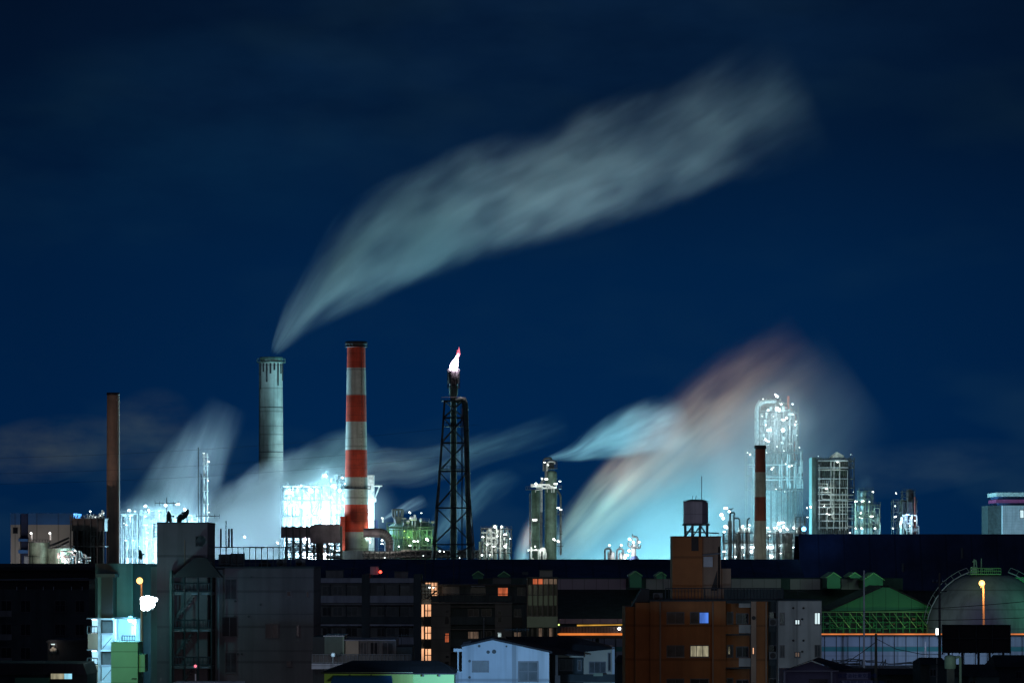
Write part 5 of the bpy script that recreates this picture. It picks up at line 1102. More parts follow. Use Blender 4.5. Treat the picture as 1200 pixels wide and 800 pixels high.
gb(th, 'rear_wall', 'dark_wall', v, 964, 1100, 717.3, D+2.5, D+23)
for k in range(22): a = rnd.uniform(966, 1096); b = rnd.uniform(721, 737); w2 = rnd.uniform(1, 4); bx(th, 'stock_piece', rnd.choice(['hall_green', 'tan_tile', 'tank_green']), v, a, a+w2, b, b+rnd.uniform(1, 3), D+1.2, D+2.0)
spot((v.x(1037), D-40, 9), (v.x(1037), D, v.z(712)), 2600, (.55,1,.50), 75); point(v.x(1000), D-3, v.z(739), 70, (.75,1,.3), .4); point(v.x(1065), D-3, v.z(739), 70, (.75,1,.3), .4)
th = thing('white_light', 'small glaring white lamp box at the right end of the orange line', 'lamp', (v.x(1098), 570, v.z(745)))
v = View(570); MB().box(v.x(1095.8), v.x(1101.5), 569.6, 570, v.z(744), v.z(735)).build('lamp_case', M['dark_steel'], th); MB().box(v.x(1096.5), v.x(1100.6), 569.4, 569.58, v.z(743), v.z(736)).build('lamp_glass', M['bulb_soft'], th); point(v.x(1098.5), 568.6, v.z(739.5), 90, (.7,.95,1), .3)
# ---------------------------------------------------------------- gas holder
v = View(680); D = 690
th = thing('gas_holder', 'round grey gas holder with platform and aerials on top, green on its right', 'tank', (v.x(1166), D, 0))
cx_ = v.x(1166); Rr = 73*v.s; cz_ = v.z(742); pr = [(v.s*66, 0), (v.s*66, v.z(770))]
for k in range(0, 11): a = R(-12+k*8); pr.append((Rr*math.cos(a), cz_+Rr*math.sin(a)))
pr.append((22*v.s, v.z(674.5))); pr.append((4*v.s, v.z(673)))
MB().lathe(cx_, D, pr, 40).build('shell', M['holder_grey'], th)
mb = MB(); a0 = -math.pi/2-.5
for s_ in (-1, 1):
    pts = []
    for k in range(0, 9): a = R(8+k*8.0); rr = Rr+.35; pts.append((cx_+s_*rr*math.cos(a)*.98, D-Rr*.1, cz_+rr*math.sin(a)))
    mb = MB(); mb.tube(pts, .12, 6); pts2 = [(p[0]+s_*.5, p[1], p[2]+.7) for p in pts]; mb.tube(pts2, .05, 4)
    for p, q in zip(pts, pts2): mb.bar(p, q, .04)
    mb.build('catwalk', M['pale_rail'], th)
mb = MB(); mb.box(v.x(1142), v.x(1178), D-4, D+3, v.z(673.2), v.z(672.2))
for k in range(16): x = v.x(1142+k*2.4); mb.bar((x, D-4, v.z(672)), (x, D-4, v.z(665.5)), .04)
for y in (665.5, 669): mb.bar((v.x(1142), D-4, v.z(y)), (v.x(1178), D-4, v.z(y)), .05)
mb.build('top_platform', M['lime_trim'], th)
mb = MB(); mb.box(v.x(1145), v.x(1151), D-3, D-1, v.z(672), v.z(664)); mb.bar((v.x(1148), D-2, v.z(664)), (v.x(1148), D-2, v.z(655)), .12); mb.bar((v.x(1146), D-2, v.z(658)), (v.x(1150), D-2, v.z(656)), .1); mb.bar((v.x(1151), D-2, v.z(664)), (v.x(1150), D-2, v.z(656)), .1); mb.bar((v.x(1156.5), D-2, v.z(672)), (v.x(1156.5), D-2, v.z(654)), .08); mb.bar((v.x(1161), D-2, v.z(667)), (v.x(1171), D-2, v.z(667)), .12); mb.build('aerial', M['tank_green'], th)
spot((v.x(1250), D-22, 8), (v.x(1205), D-5, v.z(710)), 2600, (.1,1,.4), 60, 1); spot((v.x(1130), D-60, 7), (v.x(1140), D, v.z(715)), 6500, (.68,.60,1), 60, 1); point(v.x(1148), D-9, v.z(667), 60, (.6,1,.25), .4)
th = thing('green_roof_hall', 'flat green roofed hall peeping out behind the gas holder at the right edge', 'hall', (v.x(1220), D+30, 0))
v = View(740); gb(th, 'wall', 'hall_green', v, 1176, 1290, 683, 740, 760); MB().prism([(v.x(1172), v.z(684)), (v.x(1292), v.z(684)), (v.x(1290), v.z(676)), (v.x(1178), v.z(676))], 739, 762).build('roof', M['hall_green'], th); point(v.x(1200), 722, v.z(672), 2500, (.2,1,.5), .5)
v = View(600); D = 600
th = thing('street_lamp', 'tall glowing orange street lamp before the round gas holder', 'street lamp', (v.x(1152.5), D, 0))
MB().cyl((v.x(1153.5), D, 0), (v.x(1152.2), D, v.z(684)), .22, .14).build('pole', M['tan_tile'], th); MB().tube([(v.x(1152.2), D, v.z(684)), (v.x(1152), D, v.z(682)), (v.x(1150), D-.1, v.z(681.3))], .13).build('arm', M['cream_wall'], th)
flood(th, v.x(1150), D-.6, v.z(683), .55, 'bulb_warm', 'lamp_head', True); point(v.x(1150.6), D-2.2, v.z(684), 2600, (1,.42,.12), .3); 
# ---------------------------------------------------------------- billboard back
v = View(480); D = 480
th = thing('billboard', 'large black back of a billboard standing before the gas holder', 'billboard', (v.x(1144), D, 0))
bx(th, 'board', 'black', v, 1104.5, 1183, 732, 764.5, D, D+.4)
mb = MB()
for x in (1104.5, 1124, 1144, 1163, 1183.5): mb.bar((v.x(x), D-.15, v.z(766)), (v.x(x), D-.15, v.z(731.5)), .08)
for y in (732, 748, 764): mb.bar((v.x(1104), D-.15, v.z(y)), (v.x(1184), D-.15, v.z(y)), .06)
mb.build('batten', M['dark_steel'], th)
for x in (1112, 1128, 1147, 1160, 1176): gb(th, 'leg', 'dark_steel', v, x-1.2, x+1.2, 764.6, D, D+.5)
# ---------------------------------------------------------------- low dark roofs, bottom right
v = View(400)
for i, (x0, x1, yr, ye, D, lab) in enumerate(((1012, 1092, 784, 790, 410, 'low black roof right of the grey utility pole'), (1078, 1112, 771, 778, 400, 'black box like roof left of the round green tank'), (1118, 1172, 779, 792, 395, 'unlit gabled roof below the billboard'), (1165, 1240, 768, 781, 420, 'unlit roof climbing at the bottom right corner'), (722, 775, 768, 776, 420, 'dark tiled roof wedged between the pale house and the orange building'))):
    v = View(D); th = thing('house', lab, 'house', (v.x((x0+x1)/2), D, 0)); gb(th, 'wall', 'dark_wall', v, x0+1, x1-1, ye, D, D+8)
    MB().add([(v.x(x0), D-.6, v.z(ye)), (v.x(x1), D-.6, v.z(ye)), (v.x(x1-4), D+4, v.z(yr)), (v.x(x0+4), D+4, v.z(yr)), (v.x(x0), D+8.6, v.z(ye)), (v.x(x1), D+8.6, v.z(ye))], [(0,1,2,3),(3,2,5,4),(0,3,4),(1,5,2),(0,4,5,1)]).build('roof', M['dark_roof'], th)
    win(th, v, D, (x0*2+x1)/3, (x0*2+x1)/3+8, ye+5, ye+14, 'glass', 1)
v = View(390); D = 390
th = thing('water_tank', 'round pale green tank with a pipe at its right, bottom right', 'tank', (v.x(1113.5), D, v.z(783)))
MB().lathe(v.x(1113.5), D, [(6.4*v.s, v.z(783)), (6.9*v.s, v.z(781)), (6.9*v.s, v.z(770)), (5.8*v.s, v.z(768)), (2*v.s, v.z(767))], 24).build('shell', M['tank_green'], th)
MB().tube([(v.x(1119), D, v.z(770)), (v.x(1124), D, v.z(769)), (v.x(1125.5), D, v.z(771)), (v.x(1125.5), D, v.z(800))], .14).build('pipe', M['tank_green'], th); gb(th, 'stand', 'dark_steel', v, 1109, 1118, 783, D-.4, D+.4); point(v.x(1113), D-5, v.z(772), 60, (.8,1,.8), .3)
def pole(px, D, yt, lab, wires=True, r=.15):
    v = View(D); th = thing('utility_pole', lab, 'utility pole', (v.x(px), D, 0)); MB().cyl((v.x(px), D, 0), (v.x(px), D, v.z(yt)), r*1.25, r*.8).build('pole', M['wood_pole'], th)
    if wires:
        mb = MB()
        for k, q in enumerate((1.2, 2.3)): mb.box(v.x(px)-.9, v.x(px)+.9, D-.06, D+.06, v.z(yt)-q, v.z(yt)-q+.12)
        mb.build('crossarm', M['dark_steel'], th); mb = MB()
        for q in (-.8, -.3, .4, .8): mb.cyl((v.x(px)+q, D, v.z(yt)-1.1), (v.x(px)+q, D, v.z(yt)-.8), .05)
        mb.build('insulator', M['pale_rail'], th)
pole(1026.5, 400, 742, 'grey utility pole in front of the blue white wall', False); pole(1012.5, 560, 668, 'tall thin dark pole crossing the green hall', False, .12); pole(1101, 500, 671, 'black utility pole with a crossarm between the green hall and the gas holder'); pole(1084.5, 540, 752, 'short dark pole before the right part of the blue white wall', False); pole(1098, 400, 770, 'low pale pole left of the round green tank', False, .1)
# ---------------------------------------------------------------- orange tiled flats
v = View(360); D = 360
th = thing('apartment_block', 'orange brown tiled flats with a tall penthouse, right of centre', 'building', (v.x(825), D, 0))
gb(th, 'wall', 'orange_tile', v, 762, 835.5, 704, D, D+13); gb(th, 'wall', 'orange_tile', v, 745, 762, 706, D+.8, D+13); gb(th, 'wall', 'orange_tile', v, 733.5, 745, 711, D+2, D+12); gb(th, 'wall', 'orange_tile', v, 835.5, 850, 704, D-.5, D+13)
bx(th, 'coping', 'dark_wall', v, 761.5, 912, 702.8, 704.2, D-.2, D+13); MB().prism([(v.x(741), v.z(711)), (v.x(762), v.z(711)), (v.x(762), v.z(690)), (v.x(753), v.z(690))], D+2.2, D+6).build('stair_roof', M['black'], th)
gb(th, 'recess_wall', 'orange_tile', v, 850, 880, 706, D+2.2, D+13); bx(th, 'slab', 'dark_wall', v, 850, 880, 703.9, 706.5, D-.1, D+3)
gb(th, 'pier', 'tan_tile', v, 880, 886, 704.3, D-.3, D+13); gb(th, 'wall', 'orange_tile', v, 886, 900, 704.3, D-.1, D+13); gb(th, 'recess_wall', 'dark_wall', v, 900, 912, 704.3, D+.8, D+13)
for k in range(3):
    y = 716.5+k*39
    for a, b, pn in ((781, 802, 'curtain_glass'), (808.5, 831, 'glass')): 
        if k == 0 and a > 805: win(th, v, D, a, 819, y, y+14, 'curtain_glass', 0); win(th, v, D, 819, b, y, y+14, 'win_blue', 0)
        elif k == 1 and a > 805: win(th, v, D, a, b, y, y+14, 'win_cream', 2)
        else: win(th, v, D, a, b, y, y+14, pn, 1)
        bx(th, 'sill', 'tan_tile', v, a-.5, b+.5, y+14, y+14.8, D-.16, D)
    win(th, v, D+2.2, 853, 861, y, y+15, 'curtain_glass', 0); win(th, v, D+2.2, 864, 879, y+2, y+15, 'glass', 1)
    if k == 1: win(th, v, D+2.2, 854, 857.8, y+1, y+12, 'win_cream', 0, part='lit_window')
    bx(th, 'balcony_front', 'orange_tile', v, 850.2, 866, y+15.2, y+26, D+.2, D+.4); bx(th, 'balcony_panel', 'render_grey', v, 866, 879.8, y+15.2, y+25, D+.15, D+.4); bx(th, 'slab', 'dark_wall', v, 850.2, 879.8, y+26, y+27.5, D+.1, D+2.2)
    if k == 1: win(th, v, D-.3, 881, 884, y+2, y+11, 'win_warm', 0)
    else: MB().cyl((v.x(883), D-.4, v.z(y+7)), (v.x(883), D-.3, v.z(y+7)), .18, n=12).build('oval_vent', M['black'], th)
    win(th, v, D+.8, 901.5, 911, y, y+15, 'glass', 0); bx(th, 'balcony_front', 'dark_wall', v, 900, 912, y+16, y+24, D+.2, D+.4)
bx(th, 'panel', 'render_grey', v, 866, 879.8, 704.4, 711.5, D+.15, D+.4)
for x in (773.5, 835, 897.5): MB().bar((v.x(x), D-.68, 0), (v.x(x), D-.68, v.z(705)), .07).build('downpipe', M['tan_tile'], th)
gb(th, 'penthouse', 'orange_tile', v, 790, 825.5, 628.5, D+4, D+9); gb(th, 'penthouse_side', 'tan_tile', v, 825.5, 848, 628.5, D+4.7, D+9); bx(th, 'penthouse_coping', 'black', v, 789.5, 848.5, 627.6, 628.5, D+3.9, D+9.1)
gb(th, 'lean_to', 'tan_tile', v, 843, 860.5, 666, D+5.5, D+9); MB().prism([(v.x(836), v.z(692)), (v.x(843.5), v.z(692)), (v.x(843.5), v.z(668))], D+4.5, D+4.65).build('buttress', M['black'], th)
bx(th, 'door', 'black', v, 812.5, 821, 629, 645, D+3.9, D+4.0); bx(th, 'cabinet', 'pale_rail', v, 827, 838, 652, 664, D+4.2, D+4.68); MB().bar((v.x(826), D+4.2, v.z(650)), (v.x(847), D+4.2, v.z(648)), .06).build('pipe', M['pale_rail'], th); MB().bar((v.x(845.5), D+4.4, v.z(690)), (v.x(845.5), D+4.4, v.z(640)), .08).build('pipe', M['black'], th)
rail(th, v, D+.3, 780, 918, 689, 702.7, .28, 'rail', .022); bx(th, 'rail_screen', 'dark_wall', v, 849, 918, 690, 702, D+.4, D+.45)
antenna(v, D+4, 779, 669, 690, 'thin antenna at the left foot of the orange penthouse', 'rod', .03)
# water tank
D2 = D+6
th = thing('water_tank', 'box shaped pale water tank on open steel legs on the orange penthouse', 'water tank', (v.x(819.5), D2, v.z(628.5)))
mb = MB(); mb.box(v.x(804.8), v.x(826), D2-1.0, D2+1.2, v.z(612.5), v.z(586)); mb.build('tank_body', M['tank_panel'], th)
MB().add([(v.x(826), D2-1.0, v.z(612.5)), (v.x(834), D2+.4, v.z(612)), (v.x(834), D2+1.2, v.z(612)), (v.x(826), D2+1.2, v.z(612.5)), (v.x(826), D2-1.0, v.z(586)), (v.x(834), D2+.4, v.z(587.5)), (v.x(834), D2+1.2, v.z(587.5)), (v.x(826), D2+1.2, v.z(586))], [(0,1,5,4),(1,2,6,5),(4,5,6,7),(3,2,1,0)]).build('tank_side', M['tank_panel'], th)
mb = MB().prism([(v.x(804.5), v.z(586)), (v.x(834.3), v.z(586.5)), (v.x(826), v.z(584)), (v.x(812), v.z(584))], D2-1.1, D2+1.2); mb.build('tank_lid', M['dark_wall'], th)
bx(th, 'base_beam', 'dark_steel', v, 803.5, 835, 612.6, 615, D2-1.2, D2+1.4)
for x in (806.5, 815, 824, 832.5): bx(th, 'leg', 'dark_steel', v, x-.9, x+.9, 615, 628.4, D2-1, D2-.85); bx(th, 'leg', 'dark_steel', v, x-.9, x+.9, 615, 628.4, D2+1, D2+1.15)
mb = MB(); mb.bar((v.x(806), D2-.9, v.z(628)), (v.x(815), D2-.9, v.z(615)), .07); mb.bar((v.x(833), D2-.9, v.z(628)), (v.x(824), D2-.9, v.z(615)), .07); mb.bar((v.x(806), D2-.9, v.z(622)), (v.x(846), D2-.9, v.z(624)), .06); mb.bar((v.x(815), D2-.7, v.z(628)), (v.x(824), D2-.7, v.z(615)), .06); mb.build('brace', M['dark_steel'], th)
MB().bar((v.x(826), D2, v.z(586)), (v.x(826), D2, v.z(556)), .035).build('lightning_rod', M['dark_steel'], th); mb = MB(); mb.bar((v.x(814.5), D2, v.z(585)), (v.x(815.5), D2, v.z(579.5)), .03); mb.bar((v.x(818.5), D2, v.z(585)), (v.x(819.5), D2, v.z(579.5)), .03); mb.build('vent_rod', M['dark_steel'], th)
point(v.x(805), D-30, v.z(690), 300, (1,.62,.35), .5); spot((v.x(790), D-60, 9), (v.x(820), D, 8.5), 1450, (1,.60,.36), 40)
spot((v.x(810), D-22, v.z(660)), (v.x(815), D2, v.z(600)), 420, (1,.85,.9), 40)
# grey rendered block
v = View(358); D = 358
th = thing('apartment_block', 'pale grey rendered block with small windows, joined right of the orange flats', 'building', (v.x(937), D, 0))
gb(th, 'wall', 'render_grey', v, 912, 962.8, 703.8, D, D+12); bx(th, 'coping', 'dark_wall', v, 911.6, 963.2, 702.6, 703.8, D-.1, D+12)
for k in range(3):
    y = 717+k*38
    win(th, v, D, 913.5, 919.5, y+.3, y+15, 'glass', 1, fw=.09); win(th, v, D, 931, 937.8, y+8, y+15, 'win_white' if k == 0 else 'win_dim' if k == 1 else 'glass', 1, fw=.09)
    if k == 0: win(th, v, D, 954, 961.5, y, y+14.5, 'win_white', 1)
    else: win(th, v, D, 954.5, 961.5, y, y+14.5, 'curtain_glass', 1)
    for a, b in ((929.5, y-5), (941.5, y-5), (940, y+8)): MB().cyl((v.x(a), D-.12, v.z(b)), (v.x(a), D, v.z(b)), .1, n=10).build('vent_cap', M['black'], th)
spot((v.x(960), D-50, 10), (v.x(937), D, 7), 2300, (.70,.95,1), 28)
# small gabled house bottom right
v = View(300); D = 300
th = thing('house', 'small violet grey gabled house with a text signboard, in front of the grey rendered block', 'house', (v.x(955), D, 0))
gb(th, 'wall', 'purple_wall', v, 920, 980, 785, D, D+7); MB().prism([(v.x(920), v.z(785)), (v.x(980), v.z(785)), (v.x(951), v.z(774.5))], D, D+.3).build('gable', M['purple_wall'], th)
MB().add([(v.x(916), D-.5, v.z(786)), (v.x(951), D-.5, v.z(773)), (v.x(985), D-.5, v.z(786)), (v.x(935), D+9, v.z(786)), (v.x(970), D+9, v.z(773)), (v.x(1012), D+9, v.z(785)), (v.x(916), D-.5, v.z(787)), (v.x(985), D-.5, v.z(787))], [(0,1,4,3),(1,2,5,4)]).build('roof', M['dark_roof'], th)
gb(th, 'wall', 'purple_wall', v, 980, 1021, 786.5, D+.5, D+7); bx(th, 'roof', 'dark_roof', v, 979, 1022, 785, 786.4, D+.2, D+7.2)
bx(th, 'fascia', 'pale_rail', v, 918, 983, 785, 786.2, D-.25, D-.02); win(th, v, D, 948, 970, 795, 808, 'glass', 1); gb(th, 'post', 'pale_rail', v, 918, 920, 786, D-.4, D-.2); gb(th, 'post', 'pale_rail', v, 973, 975, 786, D-.4, D-.2)
sg = bx(th, 'signboard', 'sign_face', v, 992.5, 1017.5, 788, 795.5, D+.3, D+.48); sg2 = bx(th, 'signboard', 'sign_face', v, 987, 1023, 797, 806, D+.25, D+.42)
def text(parent, s_, x, y, z, h, w_, m):
    c = bpy.data.curves.new('lettering', 'FONT'); c.body = s_; c.size = h; c.extrude = .01; c.align_x = 'CENTER'; c.align_y = 'CENTER'; c.materials.append(M[m])
    tmp = bpy.data.objects.new('lettering', c); scene.collection.objects.link(tmp); bpy.context.view_layer.update(); me = bpy.data.meshes.new_from_object(tmp.evaluated_get(bpy.context.evaluated_depsgraph_get())); bpy.data.objects.remove(tmp)
    o = bpy.data.objects.new('lettering', me); scene.collection.objects.link(o); o.rotation_euler = (R(90), 0, 0); o.location = Vector((x, y, z))-worg(parent); o.parent = parent
    return o
text(sg, '株式会社東京設備', v.x(1005), D+.28, v.z(791.8), .36, 1.5, 'sign_ink'); text(sg2, '総合建築管理工業', v.x(1005), D+.23, v.z(801.5), .50, 2, 'sign_ink')
spot((v.x(965), D-30, 6), (v.x(970), D, 5), 330, (.72,.68,1), 40)
# ---------------------------------------------------------------- pale blue house
v = View(300); D = 300
th = thing('house', 'pale blue lit gabled house with a low pitched roof at bottom centre', 'house', (v.x(590), D, 0))
MB().prism([(v.x(541.3), 0), (v.x(643.5), 0), (v.x(643.5), v.z(762.3)), (v.x(577), v.z(748)), (v.x(541.3), v.z(755))], D, D+9).build('wall', M['white_siding'], th)
vr = View(309); dz = 0
def rp(px, py, d, k): return (v.x(px)+k, d, v.z(py))
mb = MB(); L = 9.4; sh = 4.4
for a, b in (((540, 755.6), (577, 747.2)), ((577, 747.2), (647, 762.6))):
    p = [(v.x(a[0]), D-.35, v.z(a[1])), (v.x(b[0]), D-.35, v.z(b[1])), (v.x(b[0]), D+9.4, v.z(b[1])), (v.x(a[0]), D+9.4, v.z(a[1]))]
    mb.add(p+[(q[0], q[1], q[2]-.14) for q in p], [(0,1,2,3),(7,6,5,4),(0,4,5,1),(1,5,6,2),(2,6,7,3),(3,7,4,0)])
mb.build('roof', M['dark_roof'], th)
win(th, v, D, 553, 573, 773.5, 787, 'win_blue' if False else 'curtain_glass', 1, fw=.08); 
w_ = win(th, v, D, 607, 631, 774, 798.5, 'win_dim' if False else 'curtain_glass', 1, 1, fw=.1)
for a, b, r in ((561.5, 756.5, .1), (593.5, 756.8, .07), (572, 763.5, .13), (579, 763, .16), (550.3, 774, .1), (550.3, 793, .1)): MB().cyl((v.x(a), D-.1, v.z(b)), (v.x(a), D, v.z(b)), r, n=10).build('vent_cap', M['dark_steel'], th)
bx(th, 'porch_roof', 'blue_white', v, 531.5, 541.2, 759.5, 763, D-.2, D+3); MB().box(v.x(536), v.x(537.6), D-.1, D+.05, 0, v.z(763)).build('post', M['blue_white'], th); bx(th, 'porch_wall', 'white_siding', v, 532, 541.2, 787, 830, D-.15, D+3); bx(th, 'porch_cap', 'blue_white', v, 531.6, 541.2, 786.2, 787.2, D-.2, D+3)
spot((v.x(570), D-30, 7), (v.x(592), D, v.z(775)), 17500, (.30,.60,1), 60, .8); point(v.x(645.5), D-1.6, v.z(775), 5, (.4,.7,1), .2)
# rear wing
v = View(312); D = 312
th = thing('house', 'grey flat fronted wing with dark hipped roof, joined behind the pale blue house', 'house', (v.x(682), D, 0))
gb(th, 'wall', 'cream_wall', v, 684, 719, 760.5, D, D+8); gb(th, 'side_wall', 'white_siding', v, 717, 720, 758, D-.6, D+8); gb(th, 'recess_wall', 'dark_wall', v, 646, 684, 764, D+1.5, D+8)
bx(th, 'lintel', 'cream_wall', v, 652, 684, 766, 769.5, D-.6, D-.3); gb(th, 'corner_post', 'blue_white', v, 650.5, 653.5, 764, D-2.4, D-2.0)
MB().add([(v.x(640), D-3, v.z(764)), (v.x(684), D-3, v.z(766)), (v.x(684), D-.4, v.z(763.3)), (v.x(720.5), D-.7, v.z(759.8)), (v.x(720.5), D-.7, v.z(758.8)), (v.x(672), D+4, v.z(746.5)), (v.x(592), D+4, v.z(746.5)), (v.x(640), D-3, v.z(765.4)), (v.x(684), D-3, v.z(767.4)), (v.x(720.5), D+9, v.z(759)), (v.x(600), D+9, v.z(760))], [(0,1,2,3,4,5,6),(7,8,1,0),(5,4,9),(6,5,9,10)]).build('roof', M['dark_roof'], th)
win(th, v, D, 690, 710, 774.5, 788.5, 'curtain_glass', 2); win(th, v, D, 712, 716, 764, 786, 'glass', 0); win(th, v, D+1.5, 655, 672, 772, 786, 'curtain_glass', 1); win(th, v, D+1.5, 677, 682, 773, 786, 'glass', 0)
bx(th, 'balcony_wall', 'dark_wall', v, 655, 720, 789, 797, D-1.4, D-1.2); bx(th, 'balcony_panel', 'spandrel', v, 695, 706, 787.5, 791, D-1.5, D-1.41); bx(th, 'balcony_floor', 'dark_steel', v, 655, 720, 797, 798.2, D-1.5, D+1.4); gb(th, 'round_post', 'blue_white', v, 650, 656, 790, D-2.6, D-2.0)
spot((v.x(690), D-22, 7), (v.x(692), D, v.z(772)), 330, (.55,.8,1), 45)
# ---------------------------------------------------------------- lime house
v = View(285); D = 285
th = thing('house', 'lime green walled house under a black hipped roof, left of the pale blue house', 'house', (v.x(455), D, 0))
gb(th, 'wall', 'lime_wall', v, 380, 484, 788.5, D, D+8); gb(th, 'wall', 'mint_lime', v, 484, 532, 790, D+.4, D+8); bx(th, 'fascia', 'spandrel', v, 378, 484, 787, 788.4, D-.4, D-.02)
MB().add([(v.x(377), D-.6, v.z(787.5)), (v.x(535), D-.6, v.z(788.5)), (v.x(512), D+5, v.z(775.5)), (v.x(410), D+5, v.z(775.5)), (v.x(377), D-.6, v.z(788.6)), (v.x(535), D-.6, v.z(789.6)), (v.x(377), D+9, v.z(787.5)), (v.x(535), D+9, v.z(788))], [(0,1,2,3),(4,5,1,0),(1,7,2),(0,3,6),(3,2,7,6)]).build('roof', M['dark_roof'], th)
MB().add([(v.x(391), D-.2, v.z(791)), (v.x(459), D-.2, v.z(791)), (v.x(461), D-1.4, v.z(800)), (v.x(388), D-1.4, v.z(800))], [(0,3,2,1)]).build('awning', M['blue_cladding'], th)
for a in (410, 435, 496, 515): MB().cyl((v.x(a), D-.1, v.z(791)), (v.x(a), D, v.z(791)), .08, n=8).build('vent_cap', M['dark_steel'], th)
spot((v.x(455), D-16, 5), (v.x(455), D, v.z(795)), 720, (.85,1,.45), 80)
# ---------------------------------------------------------------- small balcony house
v = View(325); D = 325
th = thing('house', 'low house with a long railed balcony, in front of the balcony flats', 'house', (v.x(425), D, 0))
gb(th, 'wall', 'teal_wall', v, 380, 402, 745, D+.4, D+8); gb(th, 'wall', 'dark_wall', v, 366, 380, 746, D+.6, D+8); gb(th, 'wall', 'cream_wall', v, 402.5, 420, 750.5, D+.5, D+8); gb(th, 'wall', 'grey_wall', v, 420, 464, 750, D+.8, D+8); gb(th, 'wall', 'dark_wall', v, 464, 483, 758, D+.9, D+8)
bx(th, 'eave', 'pale_rail', v, 379, 403.5, 744.3, 745.4, D-.1, D+8); bx(th, 'eave', 'balcony_pale', v, 402.5, 464, 749, 750.3, D-.1, D+8); bx(th, 'side_panel', 'tank_green', v, 401.5, 403.3, 745.5, 776, D-.05, D+.4)
for a, b in ((421, 430), (433, 443), (447, 461)): win(th, v, D+.8, a, b, 752, 771, 'curtain_glass' if a != 433 else 'glass', 1)
rail(th, v, D-1.1, 366.5, 482, 766, 777, .3, 'pale_rail', .016); bx(th, 'balcony_panel', 'grey_wall', v, 367, 481, 767, 776, D-1.04, D-1.02); bx(th, 'balcony_floor', 'fence_panel', v, 366, 405, 776.6, 783, D-1.2, D+.4); bx(th, 'balcony_floor', 'grey_wall', v, 405, 482, 776.6, 782, D-1.2, D+.4)
point(v.x(395), D-7, v.z(760), 70, (.75,.9,.9), .4)
th = thing('globe_lamp', 'small pale globe on a thin pole before the low balcony house', 'lamp', (v.x(392.3), D-3, 0))
MB().bar((v.x(392), D-3, 0), (v.x(392), D-3, v.z(769)), .03).build('pole', M['pale_rail'], th); MB().ball((v.x(392.3), D-3, v.z(765.8)), .2).build('globe', M['blue_white'], th); point(v.x(392.3), D-3.8, v.z(765.8), 10, (.5,.8,1), .1)
# red lit spot near the mauve flats foot
v = View(320); D = 320
th = thing('beacon', 'tiny pink red beacon on a white post at the foot of the mauve flats', 'lamp', (v.x(229), D, 0)); gb(th, 'post', 'blue_white', v, 228.4, 229.8, 789, D, D+.1); MB().ball((v.x(229), D, v.z(780)), .12).build('beacon_lens', M['flame_red'], th); MB().bar((v.x(229), D+.03, v.z(789)), (v.x(229), D+.03, v.z(780)), .03).build('stem', M['dark_steel'], th)
th = thing('carport_roof', 'pale blue flat carport roof cut by the bottom edge below the mauve flats', 'carport', (v.x(250), D-6, 0)); bx(th, 'roof', 'fence_panel', v, 212, 290, 796, 800, D-8, D-3)
for x in (214, 288): gb(th, 'post', 'dark_steel', v, x, x+1, 800, D-7.6, D-7.4)
# ---------------------------------------------------------------- power lines
def wire(D, x0, y0, x1, y1, sag, lab, r=.035):
    v = View(D); mb = MB(); pts = []
    for k in range(21): f = k/20; pts.append((v.x(x0+(x1-x0)*f), D+f*8, v.z(y0+(y1-y0)*f+sag*4*f*(1-f))))
    o = mb.tube(pts, r, 5).build('power_line', M['black']); recentre(o); tag(o, lab, 'power line', 'power lines')
wire(240, -120, 538, 560, 492, 10, 'topmost faint power line in the sky at the left', .006); wire(240, -120, 556, 560, 512, 10, 'second faint power line in the sky at the left', .006); wire(240, -120, 568, 560, 526, 10, 'lowest faint power line in the sky at the left', .006)
wire(470, 900, 716, 1260, 700, 6, 'power line passing the green gable and the gas holder'); wire(470, 900, 722, 1260, 722, 5, 'lower power line passing in front of the green truss')
wire(470, -60, 684, 190, 678, 3, 'power line over the dark flats at the far left', .03)

# ================================================================== SMALL CLUTTER ON ROOFS AND WALLS
def outdoor_unit(v, D, px, yb, lab, w_=.85, h=.65, grp='small outdoor units on balconies and roofs'):
    th = thing('air_conditioner', lab, 'air conditioner', (v.x(px), D, v.z(yb)), grp); x = v.x(px); z = v.z(yb)
    MB().box(x-w_/2, x+w_/2, D, D+.35, z, z+h).build('casing', M['grey_wall'], th); MB().cyl((x-w_*.12, D-.02, z+h/2), (x-w_*.12, D, z+h/2), h*.4, n=14).build('fan_grille', M['black'], th)
v6 = View(600)
for i, (px, y, w) in enumerate(((376, 702.2, 'first'), (405, 702.2, 'second'), (441, 702.2, 'third'), (472, 702.2, 'last'))): pass
v6 = View(358.9)
outdoor_unit(v6, 358.9, 907, 733, 'outdoor unit on the upper dark balcony between the orange and grey flats'); outdoor_unit(v6, 358.9, 907, 772, 'outdoor unit on the lower dark balcony between the orange and grey flats')
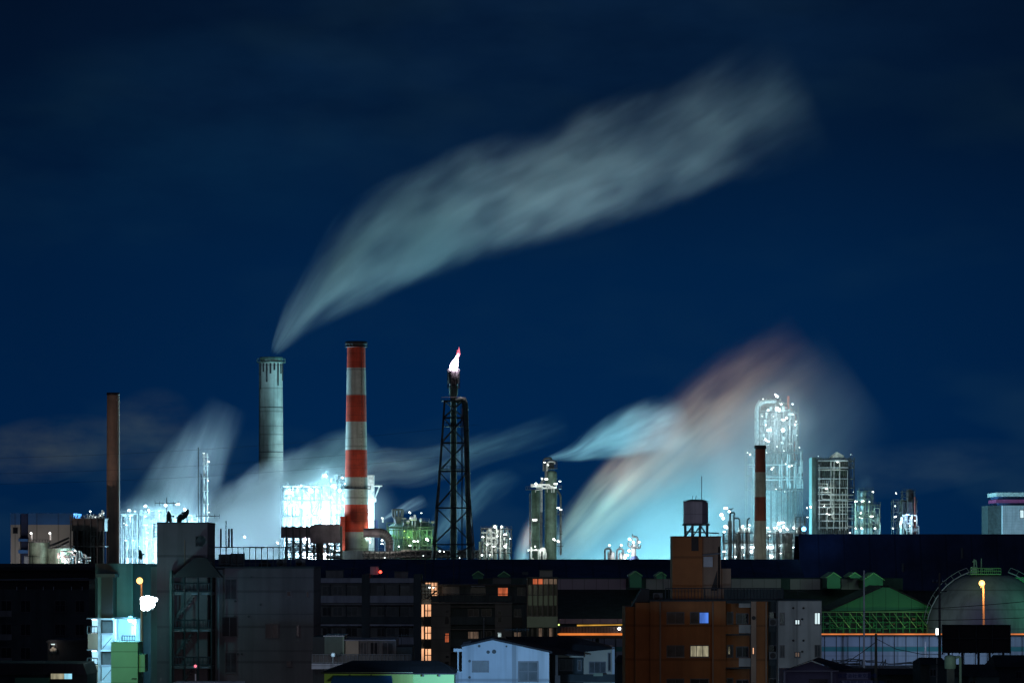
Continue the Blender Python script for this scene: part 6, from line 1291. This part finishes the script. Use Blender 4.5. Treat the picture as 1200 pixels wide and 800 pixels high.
v6 = View(354); outdoor_unit(v6, 354, 330, 663.4, 'outdoor unit near the right end of the thin roof railing'); outdoor_unit(v6, 354, 352, 663.4, 'outdoor unit alone at the right end of the roof of the mauve flats')
v6 = View(364); outdoor_unit(v6, 364, 872, 703, 'outdoor unit behind the roof screen of the orange flats'); outdoor_unit(v6, 364, 771, 703, 'outdoor unit left of the orange penthouse')
# roof clutter
def roof_box(v, D, px, w_, yb, h, lab, m='grey_wall'):
    th = thing('roof_hatch', lab, 'roof hatch', (v.x(px), D, v.z(yb))); x = v.x(px); z = v.z(yb)
    MB().box(x-w_/2, x+w_/2, D, D+1.6, z, z+h).build('box', M[m], th); MB().box(x-w_/2-.1, x+w_/2+.1, D-.1, D+1.7, z+h, z+h+.12).build('lid', M['dark_wall'], th)
roof_box(View(608), 608, 392, 2.6, 677, 1.1, 'low roof hatch left on the balcony flats'); roof_box(View(608), 608, 470, 2.0, 677, .9, 'low roof hatch right on the balcony flats'); roof_box(View(536), 540, 588, 2.4, 684.5, .8, 'low roof hatch on the taupe flats'); roof_box(View(508), 510, 640, 1.6, 676, .8, 'low roof hatch on the finned office front')
antenna(View(610), 610, 412, 664, 677, 'comb antenna on the left part of the balcony flats', 'yagi', .04); antenna(View(306), 306, 606, 735, 753, 'comb antenna on the dark roof of the pale blue house', 'yagi', .025); antenna(View(366), 366, 935, 690, 703, 'comb antenna on the grey rendered block', 'yagi', .025); antenna(View(330), 331, 470, 742, 758, 'comb antenna right of the low balcony house', 'yagi', .025)
antenna(View(520), 524, 34, 650, 664, 'comb antenna on the dark flats at the left edge', 'yagi', .04)
# service cables and gutters on near walls
def on_wall(name, lab, v, D, pts, r, m, cat):
    o = MB().tube([(v.x(a), D, v.z(b)) for a, b in pts], r, 6).build(name, M[m]); recentre(o); tag(o, lab, cat)
on_wall('service_cable', 'thin cable sagging from the grey utility pole to the violet grey house', View(340), 340, [(1026, 752), (1010, 764), (995, 774), (985, 783)], .03, 'black', 'cable')
on_wall('service_cable', 'thin cable running between the grey utility pole and the round green tank', View(396), 396, [(1027, 748), (1050, 760), (1080, 766), (1107, 766)], .03, 'black', 'cable')
v6 = View(300)
